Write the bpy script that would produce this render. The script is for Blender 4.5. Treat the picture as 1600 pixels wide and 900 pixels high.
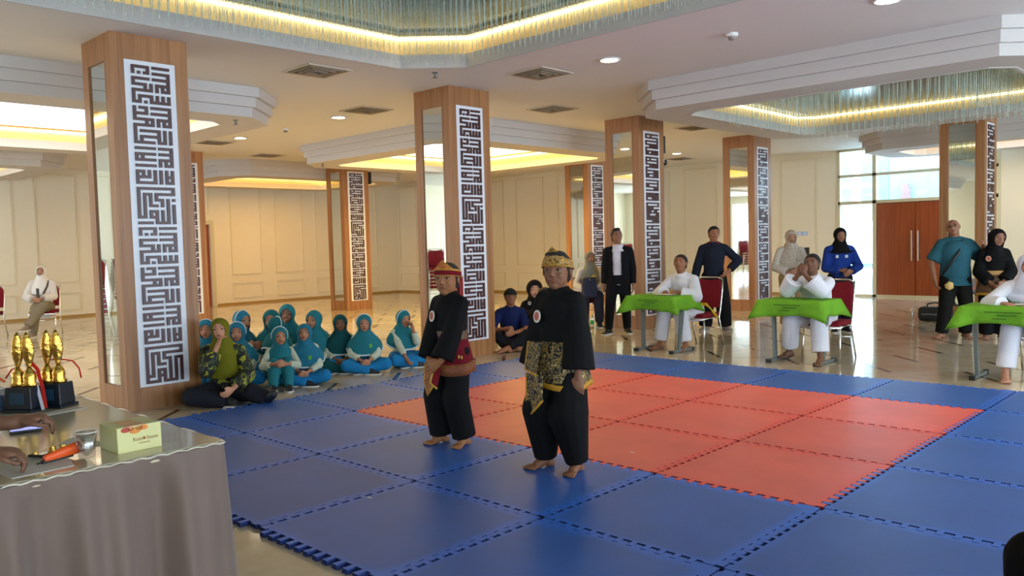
import bpy, bmesh, math, random
from mathutils import Vector, Matrix
V = Vector
PI = math.pi
random.seed(7)
SC = bpy.context.scene
COL = SC.collection
for _o in list(bpy.data.objects):
    bpy.data.objects.remove(_o)

# ------------------------------------------------------------------ camera
FPX, YAW, PITCH, ROLL = 1278.59, 2.33502606, -0.0544351, -0.0263833
CAM = V((5.72235, -3.98066, 1.39814))
_fw = V((math.cos(PITCH)*math.cos(YAW), math.cos(PITCH)*math.sin(YAW), math.sin(PITCH)))
_rt = V((math.sin(YAW), -math.cos(YAW), 0))
_up = _rt.cross(_fw)
_a = math.cos(ROLL)*_rt + math.sin(ROLL)*_up
_b = -math.sin(ROLL)*_rt + math.cos(ROLL)*_up
cam_d = bpy.data.cameras.new('camera')
cam_d.sensor_width = 36.0
cam_d.lens = FPX/1600*36.0
cam_d.clip_start, cam_d.clip_end = 0.05, 200
cam = bpy.data.objects.new('camera', cam_d)
COL.objects.link(cam)
cam.matrix_world = Matrix(((_a.x, _b.x, -_fw.x, CAM.x), (_a.y, _b.y, -_fw.y, CAM.y), (_a.z, _b.z, -_fw.z, CAM.z), (0, 0, 0, 1)))
SC.camera = cam

# ------------------------------------------------------------------ world, exposure
W = bpy.data.worlds.new('World'); SC.world = W
W.use_nodes = True
_bg = W.node_tree.nodes['Background']
_bg.inputs[0].default_value = (0.70, 0.85, 1.0, 1)
_bg.inputs[1].default_value = 4.6
SC.view_settings.view_transform = 'Standard'
SC.view_settings.look = 'None'
SC.view_settings.gamma = 1.0
SC.view_settings.use_curve_mapping = False
SC.view_settings.exposure = 1.16
SC.cycles.max_bounces = 8
SC.cycles.diffuse_bounces = 4
SC.cycles.glossy_bounces = 4
SC.cycles.transmission_bounces = 6
SC.cycles.transparent_max_bounces = 16
SC.cycles.caustics_reflective = False
SC.cycles.caustics_refractive = False
SC.cycles.sample_clamp_indirect = 4.0

# light levels of the lamps the hall has
PANEL_E = 2.0      # lit ceiling panels
LED_E = 3.6        # cove strips
DOWN_E = 30.0      # downlight discs

# ------------------------------------------------------------------ materials
def s2l(c):
    return tuple((x/12.92 if x <= 0.04045 else ((x+0.055)/1.055)**2.4) for x in c)
def hx(h):
    h = h.lstrip('#')
    return s2l(tuple(int(h[i:i+2], 16)/255 for i in (0, 2, 4)))
MATS = {}
class NT:
    def __init__(s, name):
        s.m = bpy.data.materials.new(name); s.m.use_nodes = True
        s.t = s.m.node_tree; s.b = s.t.nodes['Principled BSDF']; s.out = s.t.nodes['Material Output']
    def n(s, typ, **kw):
        nd = s.t.nodes.new(typ)
        for k, v in kw.items():
            if k in nd.inputs: nd.inputs[k].default_value = v
            else: setattr(nd, k, v)
        return nd
    def l(s, a, b): s.t.links.new(a, b)
    def coord(s, kind='Object', scale=(1, 1, 1), rot=(0, 0, 0)):
        tc = s.n('ShaderNodeTexCoord'); mp = s.n('ShaderNodeMapping')
        mp.inputs['Scale'].default_value = scale; mp.inputs['Rotation'].default_value = rot
        s.l(tc.outputs[kind], mp.inputs[0]); return mp.outputs[0]
    def ramp(s, fac, stops):
        r = s.n('ShaderNodeValToRGB'); e = r.color_ramp.elements
        while len(e) < len(stops): e.new(0.5)
        for q, (p, c) in zip(e, stops):
            q.position = p; q.color = (*c[:3], 1)
        s.l(fac, r.inputs[0]); return r.outputs[0]
def plain(name, col, rough=0.6, metal=0.0, var=0.06, vscale=6.0, bump=0.0, bscale=60.0, emit=None, estr=1.0, spec=0.5, coat=0.0, stretch=(1, 1, 1), sheen=0.0):
    if name in MATS: return MATS[name]
    t = NT(name); b = t.b
    c = hx(col) if isinstance(col, str) else col
    b.inputs['Roughness'].default_value = rough; b.inputs['Metallic'].default_value = metal
    b.inputs['Specular IOR Level'].default_value = spec
    b.inputs['Coat Weight'].default_value = coat; b.inputs['Sheen Weight'].default_value = sheen
    co = t.coord('Object', stretch)
    nz = t.n('ShaderNodeTexNoise', Scale=vscale, Detail=4.0); t.l(co, nz.inputs['Vector'])
    lo = tuple(x*(1-var) for x in c); hi = tuple(min(1, x*(1+var)) for x in c)
    t.l(t.ramp(nz.outputs[0], [(0.3, lo), (0.7, hi)]), b.inputs['Base Color'])
    if bump:
        n2 = t.n('ShaderNodeTexNoise', Scale=bscale, Detail=3.0); t.l(co, n2.inputs['Vector'])
        bp = t.n('ShaderNodeBump', Strength=bump, Distance=0.02); t.l(n2.outputs[0], bp.inputs['Height']); t.l(bp.outputs[0], b.inputs['Normal'])
    if emit:
        b.inputs['Emission Color'].default_value = (*(hx(emit) if isinstance(emit, str) else emit), 1)
        b.inputs['Emission Strength'].default_value = estr
    MATS[name] = t.m; return t.m
def cloth(col, bump=0.35, bscale=14.0, rough=0.85, var=0.10):
    key = 'cloth_%s_%g' % (col, bscale)
    return plain(key, col, rough, var=var, vscale=5, bump=bump, bscale=bscale, spec=0.2)
def skin(col):
    return plain('skin_'+col, col, 0.55, var=0.05, vscale=9, spec=0.35)
def wood_mat():
    t = NT('column_veneer'); b = t.b
    co = t.coord('Object', (9, 9, 0.35))
    n1 = t.n('ShaderNodeTexNoise', Scale=2.2, Detail=5.0); t.l(co, n1.inputs['Vector'])
    co2 = t.coord('Object', (60, 60, 0.8))
    n2 = t.n('ShaderNodeTexNoise', Scale=3.0, Detail=2.0); t.l(co2, n2.inputs['Vector'])
    mx = t.n('ShaderNodeMath', operation='MULTIPLY_ADD'); mx.inputs[1].default_value = 0.45
    t.l(n2.outputs[0], mx.inputs[0]); t.l(n1.outputs[0], mx.inputs[2])
    t.l(t.ramp(mx.outputs[0], [(0.45, hx('#85562f')), (0.7, hx('#9f6c40')), (0.95, hx('#b27f50'))]), b.inputs['Base Color'])
    b.inputs['Roughness'].default_value = 0.42
    return t.m
def door_mat():
    t = NT('door_veneer'); b = t.b
    co = t.coord('Object', (14, 14, 0.6))
    n1 = t.n('ShaderNodeTexNoise', Scale=2.0, Detail=5.0); t.l(co, n1.inputs['Vector'])
    t.l(t.ramp(n1.outputs[0], [(0.3, hx('#7e3712')), (0.7, hx('#9c4a1c'))]), b.inputs['Base Color'])
    b.inputs['Roughness'].default_value = 0.4
    return t.m
def marble_mat():
    t = NT('cream_marble'); b = t.b
    co = t.coord('Object')
    n1 = t.n('ShaderNodeTexNoise', Scale=0.9, Detail=6.0, Distortion=1.2); t.l(co, n1.inputs['Vector'])
    n2 = t.n('ShaderNodeTexNoise', Scale=7.0, Detail=6.0); t.l(co, n2.inputs['Vector'])
    ad = t.n('ShaderNodeMath', operation='MULTIPLY_ADD'); ad.inputs[1].default_value = 0.35
    t.l(n2.outputs[0], ad.inputs[0]); t.l(n1.outputs[0], ad.inputs[2])
    t.l(t.ramp(ad.outputs[0], [(0.45, hx('#b6a68b')), (0.68, hx('#c9baa0')), (0.9, hx('#d6cab3'))]), b.inputs['Base Color'])
    b.inputs['Roughness'].default_value = 0.09; b.inputs['Specular IOR Level'].default_value = 0.6
    return t.m
def mat_foam(name, edge, mid):
    t = NT(name); b = t.b
    tc = t.n('ShaderNodeTexCoord'); sp = t.n('ShaderNodeSeparateXYZ'); t.l(tc.outputs['Object'], sp.inputs[0])
    ax = t.n('ShaderNodeMath', operation='ABSOLUTE'); ay = t.n('ShaderNodeMath', operation='ABSOLUTE')
    t.l(sp.outputs[0], ax.inputs[0]); t.l(sp.outputs[1], ay.inputs[0])
    mx = t.n('ShaderNodeMath', operation='SMOOTH_MAX'); mx.inputs[2].default_value = 0.06
    t.l(ax.outputs[0], mx.inputs[0]); t.l(ay.outputs[0], mx.inputs[1])
    oi = t.n('ShaderNodeObjectInfo')
    va = t.n('ShaderNodeVectorMath', operation='SCALE'); t.l(tc.outputs['Object'], va.inputs[0]); va.inputs['Scale'].default_value = 1.0
    vb = t.n('ShaderNodeVectorMath', operation='ADD'); t.l(va.outputs[0], vb.inputs[0]); t.l(oi.outputs['Location'], vb.inputs[1])
    nz = t.n('ShaderNodeTexNoise', Scale=2.5, Detail=6.0); t.l(vb.outputs[0], nz.inputs['Vector'])
    sm = t.n('ShaderNodeMath', operation='MULTIPLY_ADD'); sm.inputs[1].default_value = 0.09; t.l(nz.outputs[0], sm.inputs[0]); t.l(mx.outputs[0], sm.inputs[2])
    wear = t.n('ShaderNodeMapRange'); wear.interpolation_type = 'SMOOTHSTEP'
    wear.inputs[1].default_value = 0.46; wear.inputs[2].default_value = 0.525; t.l(sm.outputs[0], wear.inputs[0])
    dirt = t.ramp(nz.outputs[0], [(0.3, tuple(x*0.92 for x in hx(mid))), (0.7, tuple(x*1.08 for x in hx(mid)))])
    mix = t.n('ShaderNodeMix', data_type='RGBA'); t.l(wear.outputs[0], mix.inputs[0]); t.l(dirt, mix.inputs[6]); mix.inputs[7].default_value = (*hx(edge), 1)
    hv = t.n('ShaderNodeHueSaturation'); rv = t.n('ShaderNodeMapRange'); t.l(oi.outputs['Random'], rv.inputs[0]); rv.inputs[3].default_value = 0.92; rv.inputs[4].default_value = 1.07
    t.l(rv.outputs[0], hv.inputs['Value']); t.l(mix.outputs[2], hv.inputs['Color']); t.l(hv.outputs[0], b.inputs['Base Color'])
    b.inputs['Roughness'].default_value = 0.42; b.inputs['Specular IOR Level'].default_value = 0.45
    n3 = t.n('ShaderNodeTexVoronoi', Scale=160.0); t.l(tc.outputs['Object'], n3.inputs['Vector'])
    bp = t.n('ShaderNodeBump', Strength=0.25, Distance=0.002); t.l(n3.outputs[0], bp.inputs['Height']); t.l(bp.outputs[0], b.inputs['Normal'])
    return t.m
def batik(name, base, fig, line, scale=30.0, sparse=False):
    t = NT(name); b = t.b
    co = t.coord('Object')
    nz = t.n('ShaderNodeTexNoise', Scale=scale, Detail=1.0, Distortion=1.6); t.l(co, nz.inputs['Vector'])
    B, F, L_ = hx(base), hx(fig), hx(line)
    r = t.ramp(nz.outputs[0], [(0.0, B), (0.34, F), (0.40, B), (0.475, L_), (0.50, F), (0.56, B), (0.63, F), (0.69, B)])
    if sparse: r = t.ramp(nz.outputs[0], [(0.0, B), (0.37, L_), (0.42, B), (0.58, L_), (0.60, F)])
    for nd in t.t.nodes:
        if nd.bl_idname == 'ShaderNodeValToRGB': nd.color_ramp.interpolation = 'CONSTANT'
    t.l(r, b.inputs['Base Color']); b.inputs['Roughness'].default_value = 0.7
    return t.m
def thin_glass(name, tint=(0.9, 0.97, 1.0), refl=0.12):
    t = NT(name); t.t.nodes.remove(t.b)
    tr = t.n('ShaderNodeBsdfTransparent'); tr.inputs[0].default_value = (*tint, 1)
    gl = t.n('ShaderNodeBsdfGlossy'); gl.inputs['Roughness'].default_value = 0.02
    nz = t.n('ShaderNodeTexNoise', Scale=3.0); mp = t.n('ShaderNodeMapRange'); mp.inputs[3].default_value = refl*0.9; mp.inputs[4].default_value = refl*1.1
    t.l(nz.outputs[0], mp.inputs[0])
    mx = t.n('ShaderNodeMixShader'); t.l(mp.outputs[0], mx.inputs[0]); t.l(tr.outputs[0], mx.inputs[1]); t.l(gl.outputs[0], mx.inputs[2]); t.l(mx.outputs[0], t.out.inputs[0])
    return t.m
def crystal_mat():
    t = NT('crystal_rod'); b = t.b
    tr = t.n('ShaderNodeBsdfTransparent'); tr.inputs[0].default_value = (0.92, 0.95, 0.93, 1)
    nz = t.n('ShaderNodeTexNoise', Scale=30.0); mp = t.n('ShaderNodeMapRange'); mp.inputs[3].default_value = 0.22; mp.inputs[4].default_value = 0.38; t.l(nz.outputs[0], mp.inputs[0])
    b.inputs['Base Color'].default_value = (0.66, 0.76, 0.72, 1); b.inputs['Roughness'].default_value = 0.12
    mx = t.n('ShaderNodeMixShader'); t.l(mp.outputs[0], mx.inputs[0]); t.l(tr.outputs[0], mx.inputs[1]); t.l(b.outputs[0], mx.inputs[2]); t.l(mx.outputs[0], t.out.inputs[0])
    return t.m
def emit_mat(name, col, strength):
    t = NT(name); b = t.b
    b.inputs['Base Color'].default_value = (0.8, 0.8, 0.8, 1)
    nz = t.n('ShaderNodeTexNoise', Scale=1.5); c = hx(col)
    t.l(t.ramp(nz.outputs[0], [(0.3, tuple(x*0.96 for x in c)), (0.7, c)]), b.inputs['Emission Color'])
    b.inputs['Emission Strength'].default_value = strength
    return t.m

M_WOOD = wood_mat(); M_DOOR = door_mat(); M_MARBLE = marble_mat()
M_WALL = plain('cream_wall_paint', '#e9e1cb', 0.55, var=0.02, vscale=1.2, bump=0.02)
M_MOULD = plain('cream_moulding_paint', '#e2d8bd', 0.5, var=0.02)
M_CEIL = plain('ceiling_paint', '#e2e0dd', 0.7, var=0.015, vscale=0.8)
M_STEP = plain('cornice_paint', '#cbc6c2', 0.6, var=0.015)
M_GOLD_PAINT = plain('gold_cove_paint', '#e8cf92', 0.5, var=0.04)
M_FRAME = plain('cream_window_frame', '#cfc6a6', 0.45, var=0.02)
M_MIRROR = plain('mirror_glass', (0.74, 0.77, 0.72), 0.02, metal=1.0, var=0.01)
M_WHITEP = plain('white_panel', '#e8ebf2', 0.35, var=0.02)
M_LETTER = plain('maroon_acrylic', '#4a2320', 0.35, var=0.05)
M_INLAY = plain('dark_marble_inlay', '#4b3a28', 0.12, var=0.15, vscale=12)
M_JOINT = plain('marble_joint', '#7a6749', 0.2, var=0.1)
M_CHROME = plain('chrome', (0.78, 0.77, 0.74), 0.14, metal=1.0, var=0.02)
M_BLACKP = plain('black_plastic', '#141416', 0.4)
M_GREYMETAL = plain('grey_steel', '#6d7674', 0.4, metal=0.2, var=0.04)
M_DARK = plain('dark_slot', '#2b2320', 0.7)
M_WHITEPL = plain('white_plastic', '#e6e6e2', 0.4)
M_PANEL = emit_mat('lit_ceiling_panel', '#fff9f0', PANEL_E*.75)
M_PANEL2 = emit_mat('warm_ceiling_panel', '#ffc04a', PANEL_E*.75)
M_PANEL4 = emit_mat('dim_ceiling_panel', '#fff6e6', PANEL_E*.3)
M_PANEL3 = emit_mat('amber_ceiling_panel', '#ffd878', PANEL_E*1.7)
M_LED = emit_mat('cove_led', '#ffedc4', LED_E)
M_LED2 = emit_mat('dim_cove_led', '#ffedc4', LED_E*.5)
M_DOWN = emit_mat('downlight_lamp', '#fff1d2', DOWN_E)
M_GLASS = thin_glass('clear_glass')
M_CRYSTAL = crystal_mat()
M_PLATE = plain('chandelier_mirror_plate', (0.17, 0.25, 0.21), 0.16, metal=0.55, var=0.2, vscale=2)

# ------------------------------------------------------------------ mesh helpers
class MB:
    def __init__(s): s.v = []; s.f = []
    def add(s, vs, fs):
        o = len(s.v); s.v += [tuple(p) for p in vs]; s.f += [tuple(i+o for i in f) for f in fs]; return s
    def box(s, x0, x1, y0, y1, z0, z1):
        vs = [(x0, y0, z0), (x1, y0, z0), (x1, y1, z0), (x0, y1, z0), (x0, y0, z1), (x1, y0, z1), (x1, y1, z1), (x0, y1, z1)]
        return s.add(vs, [(0, 3, 2, 1), (4, 5, 6, 7), (0, 1, 5, 4), (1, 2, 6, 5), (2, 3, 7, 6), (3, 0, 4, 7)])
    def bar(s, p0, p1, w, h, up=V((0, 0, 1))):
        p0, p1 = V(p0), V(p1); d = (p1-p0).normalized(); r = d.cross(up)
        if r.length < 1e-4: r = d.cross(V((1, 0, 0)))
        r.normalize(); u = r.cross(d)
        vs = [p + r*a*w/2 + u*b*h/2 for p in (p0, p1) for a, b in ((-1, -1), (1, -1), (1, 1), (-1, 1))]
        return s.add(vs, [(0, 3, 2, 1), (4, 5, 6, 7), (0, 1, 5, 4), (1, 2, 6, 5), (2, 3, 7, 6), (3, 0, 4, 7)])
    def tube(s, pts, r, n=8, closed=False):
        pts = [V(p) for p in pts]; m = len(pts); rr = r if isinstance(r, (list, tuple)) else [r]*m
        prev = None; rings = []
        for i, p in enumerate(pts):
            if closed: d = pts[(i+1) % m]-pts[i-1]
            else: d = pts[min(i+1, m-1)]-pts[max(i-1, 0)]
            d.normalize()
            if prev is None:
                a = V((0, 0, 1)) if abs(d.z) < 0.9 else V((1, 0, 0)); x = d.cross(a).normalized()
            else: x = (prev - d*prev.dot(d)).normalized()
            prev = x; y = d.cross(x)
            rings.append([p + (x*math.cos(2*PI*k/n)+y*math.sin(2*PI*k/n))*rr[i] for k in range(n)])
        vs = [q for g in rings for q in g]; fs = []
        for i in range(m if closed else m-1):
            j = (i+1) % m
            for k in range(n):
                fs.append((i*n+k, i*n+(k+1) % n, j*n+(k+1) % n, j*n+k))
        if not closed:
            fs.append(tuple(range(n))[::-1]); fs.append(tuple((m-1)*n+k for k in range(n)))
        return s.add(vs, fs)
    def lathe(s, prof, n=20, c=(0, 0, 0)):
        vs = []; fs = []
        for r, z in prof:
            for k in range(n):
                vs.append((c[0]+r*math.cos(2*PI*k/n), c[1]+r*math.sin(2*PI*k/n), c[2]+z))
        for i in range(len(prof)-1):
            for k in range(n):
                fs.append((i*n+k, i*n+(k+1) % n, (i+1)*n+(k+1) % n, (i+1)*n+k))
        fs.append(tuple(range(n))[::-1]); fs.append(tuple((len(prof)-1)*n+k for k in range(n)))
        return s.add(vs, fs)
    def prism(s, poly, z0, z1):
        n = len(poly)
        vs = [(x, y, z0) for x, y in poly]+[(x, y, z1) for x, y in poly]
        fs = [tuple(range(n))[::-1], tuple(range(n, 2*n))]+[(i, (i+1) % n, n+(i+1) % n, n+i) for i in range(n)]
        return s.add(vs, fs)
    def ring(s, outer, inner, z0, z1, top=True, bottom=True, oside=True, iside=True):
        n = len(outer)
        vs = [(x, y, z0) for x, y in outer]+[(x, y, z1) for x, y in outer]+[(x, y, z0) for x, y in inner]+[(x, y, z1) for x, y in inner]
        fs = []
        for i in range(n):
            j = (i+1) % n
            if oside: fs.append((i, j, n+j, n+i))
            if iside: fs.append((2*n+j, 2*n+i, 3*n+i, 3*n+j))
            if bottom: fs.append((j, i, 2*n+i, 2*n+j))
            if top: fs.append((n+i, n+j, 3*n+j, 3*n+i))
        return s.add(vs, fs)
    def loft(s, rings, n=18, cap=True):
        vs = []; fs = []
        for c, rx, ry, ax, ay in rings:
            for k in range(n):
                a = 2*PI*k/n; vs.append(V(c)+V(ax)*(rx*math.cos(a))+V(ay)*(ry*math.sin(a)))
        m = len(rings)
        for i in range(m-1):
            for k in range(n):
                fs.append((i*n+k, i*n+(k+1) % n, (i+1)*n+(k+1) % n, (i+1)*n+k))
        if cap: fs.append(tuple(range(n))[::-1]); fs.append(tuple((m-1)*n+k for k in range(n)))
        return s.add(vs, fs)
    def ell(s, c, r, ax=(1, 0, 0), ay=(0, 1, 0), az=(0, 0, 1), nu=14, nv=9):
        c, ax, ay, az = V(c), V(ax), V(ay), V(az); r = (r, r, r) if not hasattr(r, '__len__') else r
        vs = [c-az*r[2]]; fs = []
        for j in range(1, nv):
            t = -PI/2+PI*j/nv
            for k in range(nu):
                a = 2*PI*k/nu; vs.append(c+ax*(r[0]*math.cos(t)*math.cos(a))+ay*(r[1]*math.cos(t)*math.sin(a))+az*(r[2]*math.sin(t)))
        vs.append(c+az*r[2]); e = len(vs)-1
        for k in range(nu):
            fs.append((0, 1+(k+1) % nu, 1+k)); fs.append((e, e-nu+k, e-nu+(k+1) % nu))
        for j in range(nv-2):
            for k in range(nu):
                a = 1+j*nu; b = a+nu
                fs.append((a+k, a+(k+1) % nu, b+(k+1) % nu, b+k))
        return s.add(vs, fs)
    def limb(s, p0, p1, r0, r1, n=12, flat0=False, flat1=False):
        p0, p1 = V(p0), V(p1); d = (p1-p0)
        if d.length < 1e-5: return s.ell(p0, r0)
        s.tube([p0, p0.lerp(p1, 0.5), p1], [r0, (r0+r1)/2, r1], n)
        if not flat0: s.ell(p0, r0*0.999, nu=n, nv=8)
        if not flat1: s.ell(p1, r1*0.999, nu=n, nv=8)
        return s
    def mesh(s, name):
        me = bpy.data.meshes.new(name); me.from_pydata(s.v, [], s.f); me.update(); return me
    def build(s, name, mat=None, parent=None, smooth=False, loc=None):
        me = s.mesh(name)
        if mat: me.materials.append(mat)
        if smooth: me.polygons.foreach_set('use_smooth', [True]*len(me.polygons))
        return link(name, me, parent, loc)
def link(name, me, parent=None, loc=None):
    o = bpy.data.objects.new(name, me); COL.objects.link(o)
    if parent is not None: o.parent = parent
    if loc is not None: o.location = loc
    return o
def empty(name, loc=(0, 0, 0), rz=0.0):
    o = bpy.data.objects.new(name, None); COL.objects.link(o); o.location = loc; o.rotation_euler = (0, 0, rz)
    o.empty_display_size = 0.1
    return o
def tag(o, label=None, cat=None, group=None, kind=None):
    if label: o['label'] = label
    if cat: o['category'] = cat
    if group: o['group'] = group
    if kind: o['kind'] = kind
    return o
def copy_tree(o, loc=None, rz=None, parent=None):
    c = o.copy(); COL.objects.link(c)
    if parent is not None: c.parent = parent
    for ch in list(o.children): copy_tree(ch, parent=c)
    if loc is not None: c.location = loc
    if rz is not None: c.rotation_euler = (0, 0, rz)
    return c
def bevel(o, w=0.004, seg=2):
    m = o.modifiers.new('bevel', 'BEVEL'); m.width = w; m.segments = seg; m.limit_method = 'ANGLE'; return o
ORD = ['first', 'second', 'third', 'fourth', 'fifth', 'sixth', 'seventh', 'eighth', 'ninth', 'tenth', 'eleventh', 'twelfth']
# ================================================================== the setting
H = 3.31
X0, X1, Y0, Y1 = -14.2, 11.5, -10.5, 14.7
def octo(x0, x1, y0, y1, c):
    return [(x0+c, y0), (x1-c, y0), (x1, y0+c), (x1, y1-c), (x1-c, y1), (x0+c, y1), (x0, y1-c), (x0, y0+c)]
def inset(r, d, c):
    x0, x1, y0, y1 = r; return octo(x0+d, x1-d, y0+d, y1-d, max(0.05, c-d*0.586))

# floor ------------------------------------------------------------
fl = MB().box(X0-0.2, X1+0.2, Y0-0.2, Y1+0.1, -0.2, 0.0).build('floor', M_MARBLE)
tag(fl, 'polished cream marble floor with dark slanted inlay bars', kind='structure')
bars = []
for i in range(-15, 10):
    for j in range(-14, 19):
        ax, ay = 0.49+0.958*i, 4.955+0.828*j
        if X0+0.3 < ax < X1-0.6 and Y0+0.6 < ay < Y1-0.2: bars.append((ax, ay))
def vis(p):
    d = V((p[0], p[1], 0))-CAM; z = d.dot(_fw); x = d.dot(_a)
    return z > 1.2 and abs(x) < 0.66*z
def on_mat(p): return -0.95 < p[0] < 6.0 and -1.9 < p[1] < 3.9
cand = [p for p in bars if vis(p) and not on_mat(p)]
cand.sort(key=lambda p: (V((p[0], p[1], 0))-CAM).length)
near_b = set(cand[:230])
def bar_poly(o=(0, 0)):
    w = 0.022
    p, q = V((o[0], o[1], 0)), V((o[0]+0.39, o[1]-0.40, 0)); d = (q-p).normalized(); n = V((-d.y, d.x, 0))*w
    return [p+n, p-n, q-n, q+n]
def bar_solid(mb, o):
    P = bar_poly(o); mb.prism([(a.x, a.y) for a in P], -0.002, 0.0012)
bm0 = MB(); bar_solid(bm0, (0, 0)); me_bar = bm0.mesh('inlay_bar'); me_bar.materials.append(M_INLAY)
rest = MB(); jt = MB()
for p in bars:
    if on_mat(p): continue
    if p in near_b: link('inlay_bar', me_bar, fl, (p[0], p[1], 0))
    else: bar_solid(rest, p)
    jt.bar((p[0]-0.56, p[1]-0.41, 0.0002), (p[0], p[1], 0.0002), 0.007, 0.0012)
ro = rest.build('inlay_bars', M_INLAY, fl); ro['kind'] = 'stuff'
jo = jt.build('floor_joints', M_JOINT, fl); jo['kind'] = 'stuff'

# ceiling ------------------------------------------------------------
DA = (-1.30, 8.6, -8.6, 2.2); DC = 0.5
hole = octo(*DA, DC)
outer = [(DA[0]+DC, Y0), (DA[1]-DC, Y0), (X1, DA[2]+DC), (X1, DA[3]-DC), (DA[1]-DC, Y1), (DA[0]+DC, Y1), (X0, DA[3]-DC), (X0, DA[2]+DC)]
cm = MB().ring(outer, hole, H, H+0.02, iside=False)
for (i, j, c) in ((1, 2, (X1, Y0)), (3, 4, (X1, Y1)), (5, 6, (X0, Y1)), (7, 0, (X0, Y0))):
    cm.prism([outer[i], c, outer[j]], H, H+0.02)
ceil = cm.build('ceiling', M_CEIL); tag(ceil, 'flat white ceiling of the hall', kind='structure')
# lip of the large flush recess over the mat
def offs(r, d, c): return inset(r, -d, c)
rec = MB().ring(hole, offs(DA, -0.0001, DC), H, H+0.16, top=False, bottom=False, oside=True, iside=False)
lip = MB().ring(offs(DA, 0.14, DC), hole, H+0.002, H+0.15, bottom=False).build('recess_lip', M_STEP, ceil)
MB().ring(offs(DA, 0.16, DC), offs(DA, 0.12, DC), H+0.15, H+0.37).build('recess_gold_wall', M_GOLD_PAINT, ceil)
MB().ring(offs(DA, 0.20, DC), offs(DA, 0.03, DC), H+0.355, H+0.40, top=True).build('recess_head', M_GOLD_PAINT, ceil)
MB().ring(offs(DA, 0.118, DC), offs(DA, 0.085, DC), H+0.33, H+0.350).build('led_strip', M_LED, ceil)
MB().prism(offs(DA, 0.3, DC), H+0.40, H+0.44).build('recess_soffit', plain('recess_soffit_paint', '#5f7466', 0.3, var=0.12), ceil)

LEDC = 0
def coffer(r, label, panel=True, grid=(3, 3), pm=M_PANEL):
    x0, x1, y0, y1 = r; c = 0.55
    root = empty('trim_coffer', ((x0+x1)/2, (y0+y1)/2, H))
    tag(root, label, kind='structure')
    cx, cy = (x0+x1)/2, (y0+y1)/2
    R = (x0-cx, x1-cx, y0-cy, y1-cy)
    st = 0.113; rim = 0.62
    inn = inset(R, rim, c)
    for k in range(3):
        o = inset(R, 0.05*k, c); i2 = inset(R, 0.05*(k+1)+0.02, c) if k < 2 else inn
        MB().ring(o, i2, -st*(k+1), -st*k, iside=(k == 2)).build('cornice_step', M_STEP, root)
    zb = -3*st
    MB().ring(inset(R, rim-0.02, c), inset(R, rim+0.02, c), zb-0.006, zb+0.11).build('lip', M_STEP, root)
    MB().ring(inset(R, rim-0.10, c), inset(R, rim-0.06, c), zb+0.09, -0.045).build('gold_wall', M_GOLD_PAINT, root)
    zt = -0.05
    MB().ring(inset(R, rim-0.055, c), inset(R, rim-0.02, c), zt-0.045, zt-0.02).build('led_strip', M_LED if panel else M_LED2, root)
    MB().prism(inset(R, rim-0.08, c), zt, zt+0.03).build('soffit', plain('soffit_cream', '#cdb88a', .6) if panel else plain('recess_soffit_paint', '#5f7466'), root)
    if panel:
        d = rim+0.22; P = (R[0]+d, R[1]-d, R[2]+d, R[3]-d)
        MB().ring([(P[0]-.05, P[2]-.05), (P[1]+.05, P[2]-.05), (P[1]+.05, P[3]+.05), (P[0]-.05, P[3]+.05)], [(P[0], P[2]), (P[1], P[2]), (P[1], P[3]), (P[0], P[3])], zt-0.035, zt-0.001).build('panel_frame', plain('gold_frame', '#a8762c', 0.4), root)
        nx, ny = grid
        for a in range(nx):
            for b in range(ny):
                MB().box(P[0]+(P[1]-P[0])*a/nx+.012, P[0]+(P[1]-P[0])*(a+1)/nx-.012, P[2]+(P[3]-P[2])*b/ny+.012, P[2]+(P[3]-P[2])*(b+1)/ny-.012, zt-0.02, zt-0.005).build('light_panel', pm, root)
    return root
coffer((-8.2, -3.15, -3.2, 1.6), 'stepped ceiling coffer with lit panel behind the nearest column')
coffer((-8.2, -3.15, 4.4, 9.2), 'stepped ceiling coffer with lit panel seen behind the second column', pm=M_PANEL3)
coffer((-0.5, 4.35, 4.4, 9.2), 'stepped ceiling coffer holding crystal rods above the judges', panel=False)
coffer((-13.8, -10.1, 4.2, 9.2), 'stepped ceiling coffer along the far left wall by the slim column', pm=M_PANEL2)
coffer((-13.8, -10.2, -3.4, 1.4), 'stepped ceiling coffer at the left edge by the far wall', pm=M_PANEL4)
coffer((-0.5, 4.35, 11.9, 14.5), 'stepped ceiling coffer above the glazed doors', grid=(3, 2))
coffer((-8.2, -3.15, -9.6, -5.0), 'stepped ceiling coffer left of the table, seen in the column mirrors')

# walls ------------------------------------------------------------
wl = MB().box(X0-0.2, X0, Y0-0.2, 4.85, 0, H+.02).box(X0-0.2, X0, 5.77, 11.9, 0, H+.02).box(X0-0.2, X0, 4.85, 5.77, 2.08, H+.02).build('wall_left', M_WALL)
tag(wl, 'cream panelled wall at the far left', kind='structure')
wb = MB().box(X0-0.2, -12.0, 11.8, 12.0, 0, H+.02).box(-12.2, -12.0, 12.0, 12.9, 0, H+.02).box(-12.2, -6.9, 12.9, 13.1, 0, H+.02).box(-7.1, -6.9, 13.1, 14.7, 0, H+.02).box(-7.1, -1.82, Y1, Y1+0.15, 0, H+.02).box(1.40, X1+0.2, Y1, Y1+0.15, 0, H+.02).build('wall_back', M_WALL)
tag(wb, 'cream panelled wall behind the columns', kind='structure')
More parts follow.
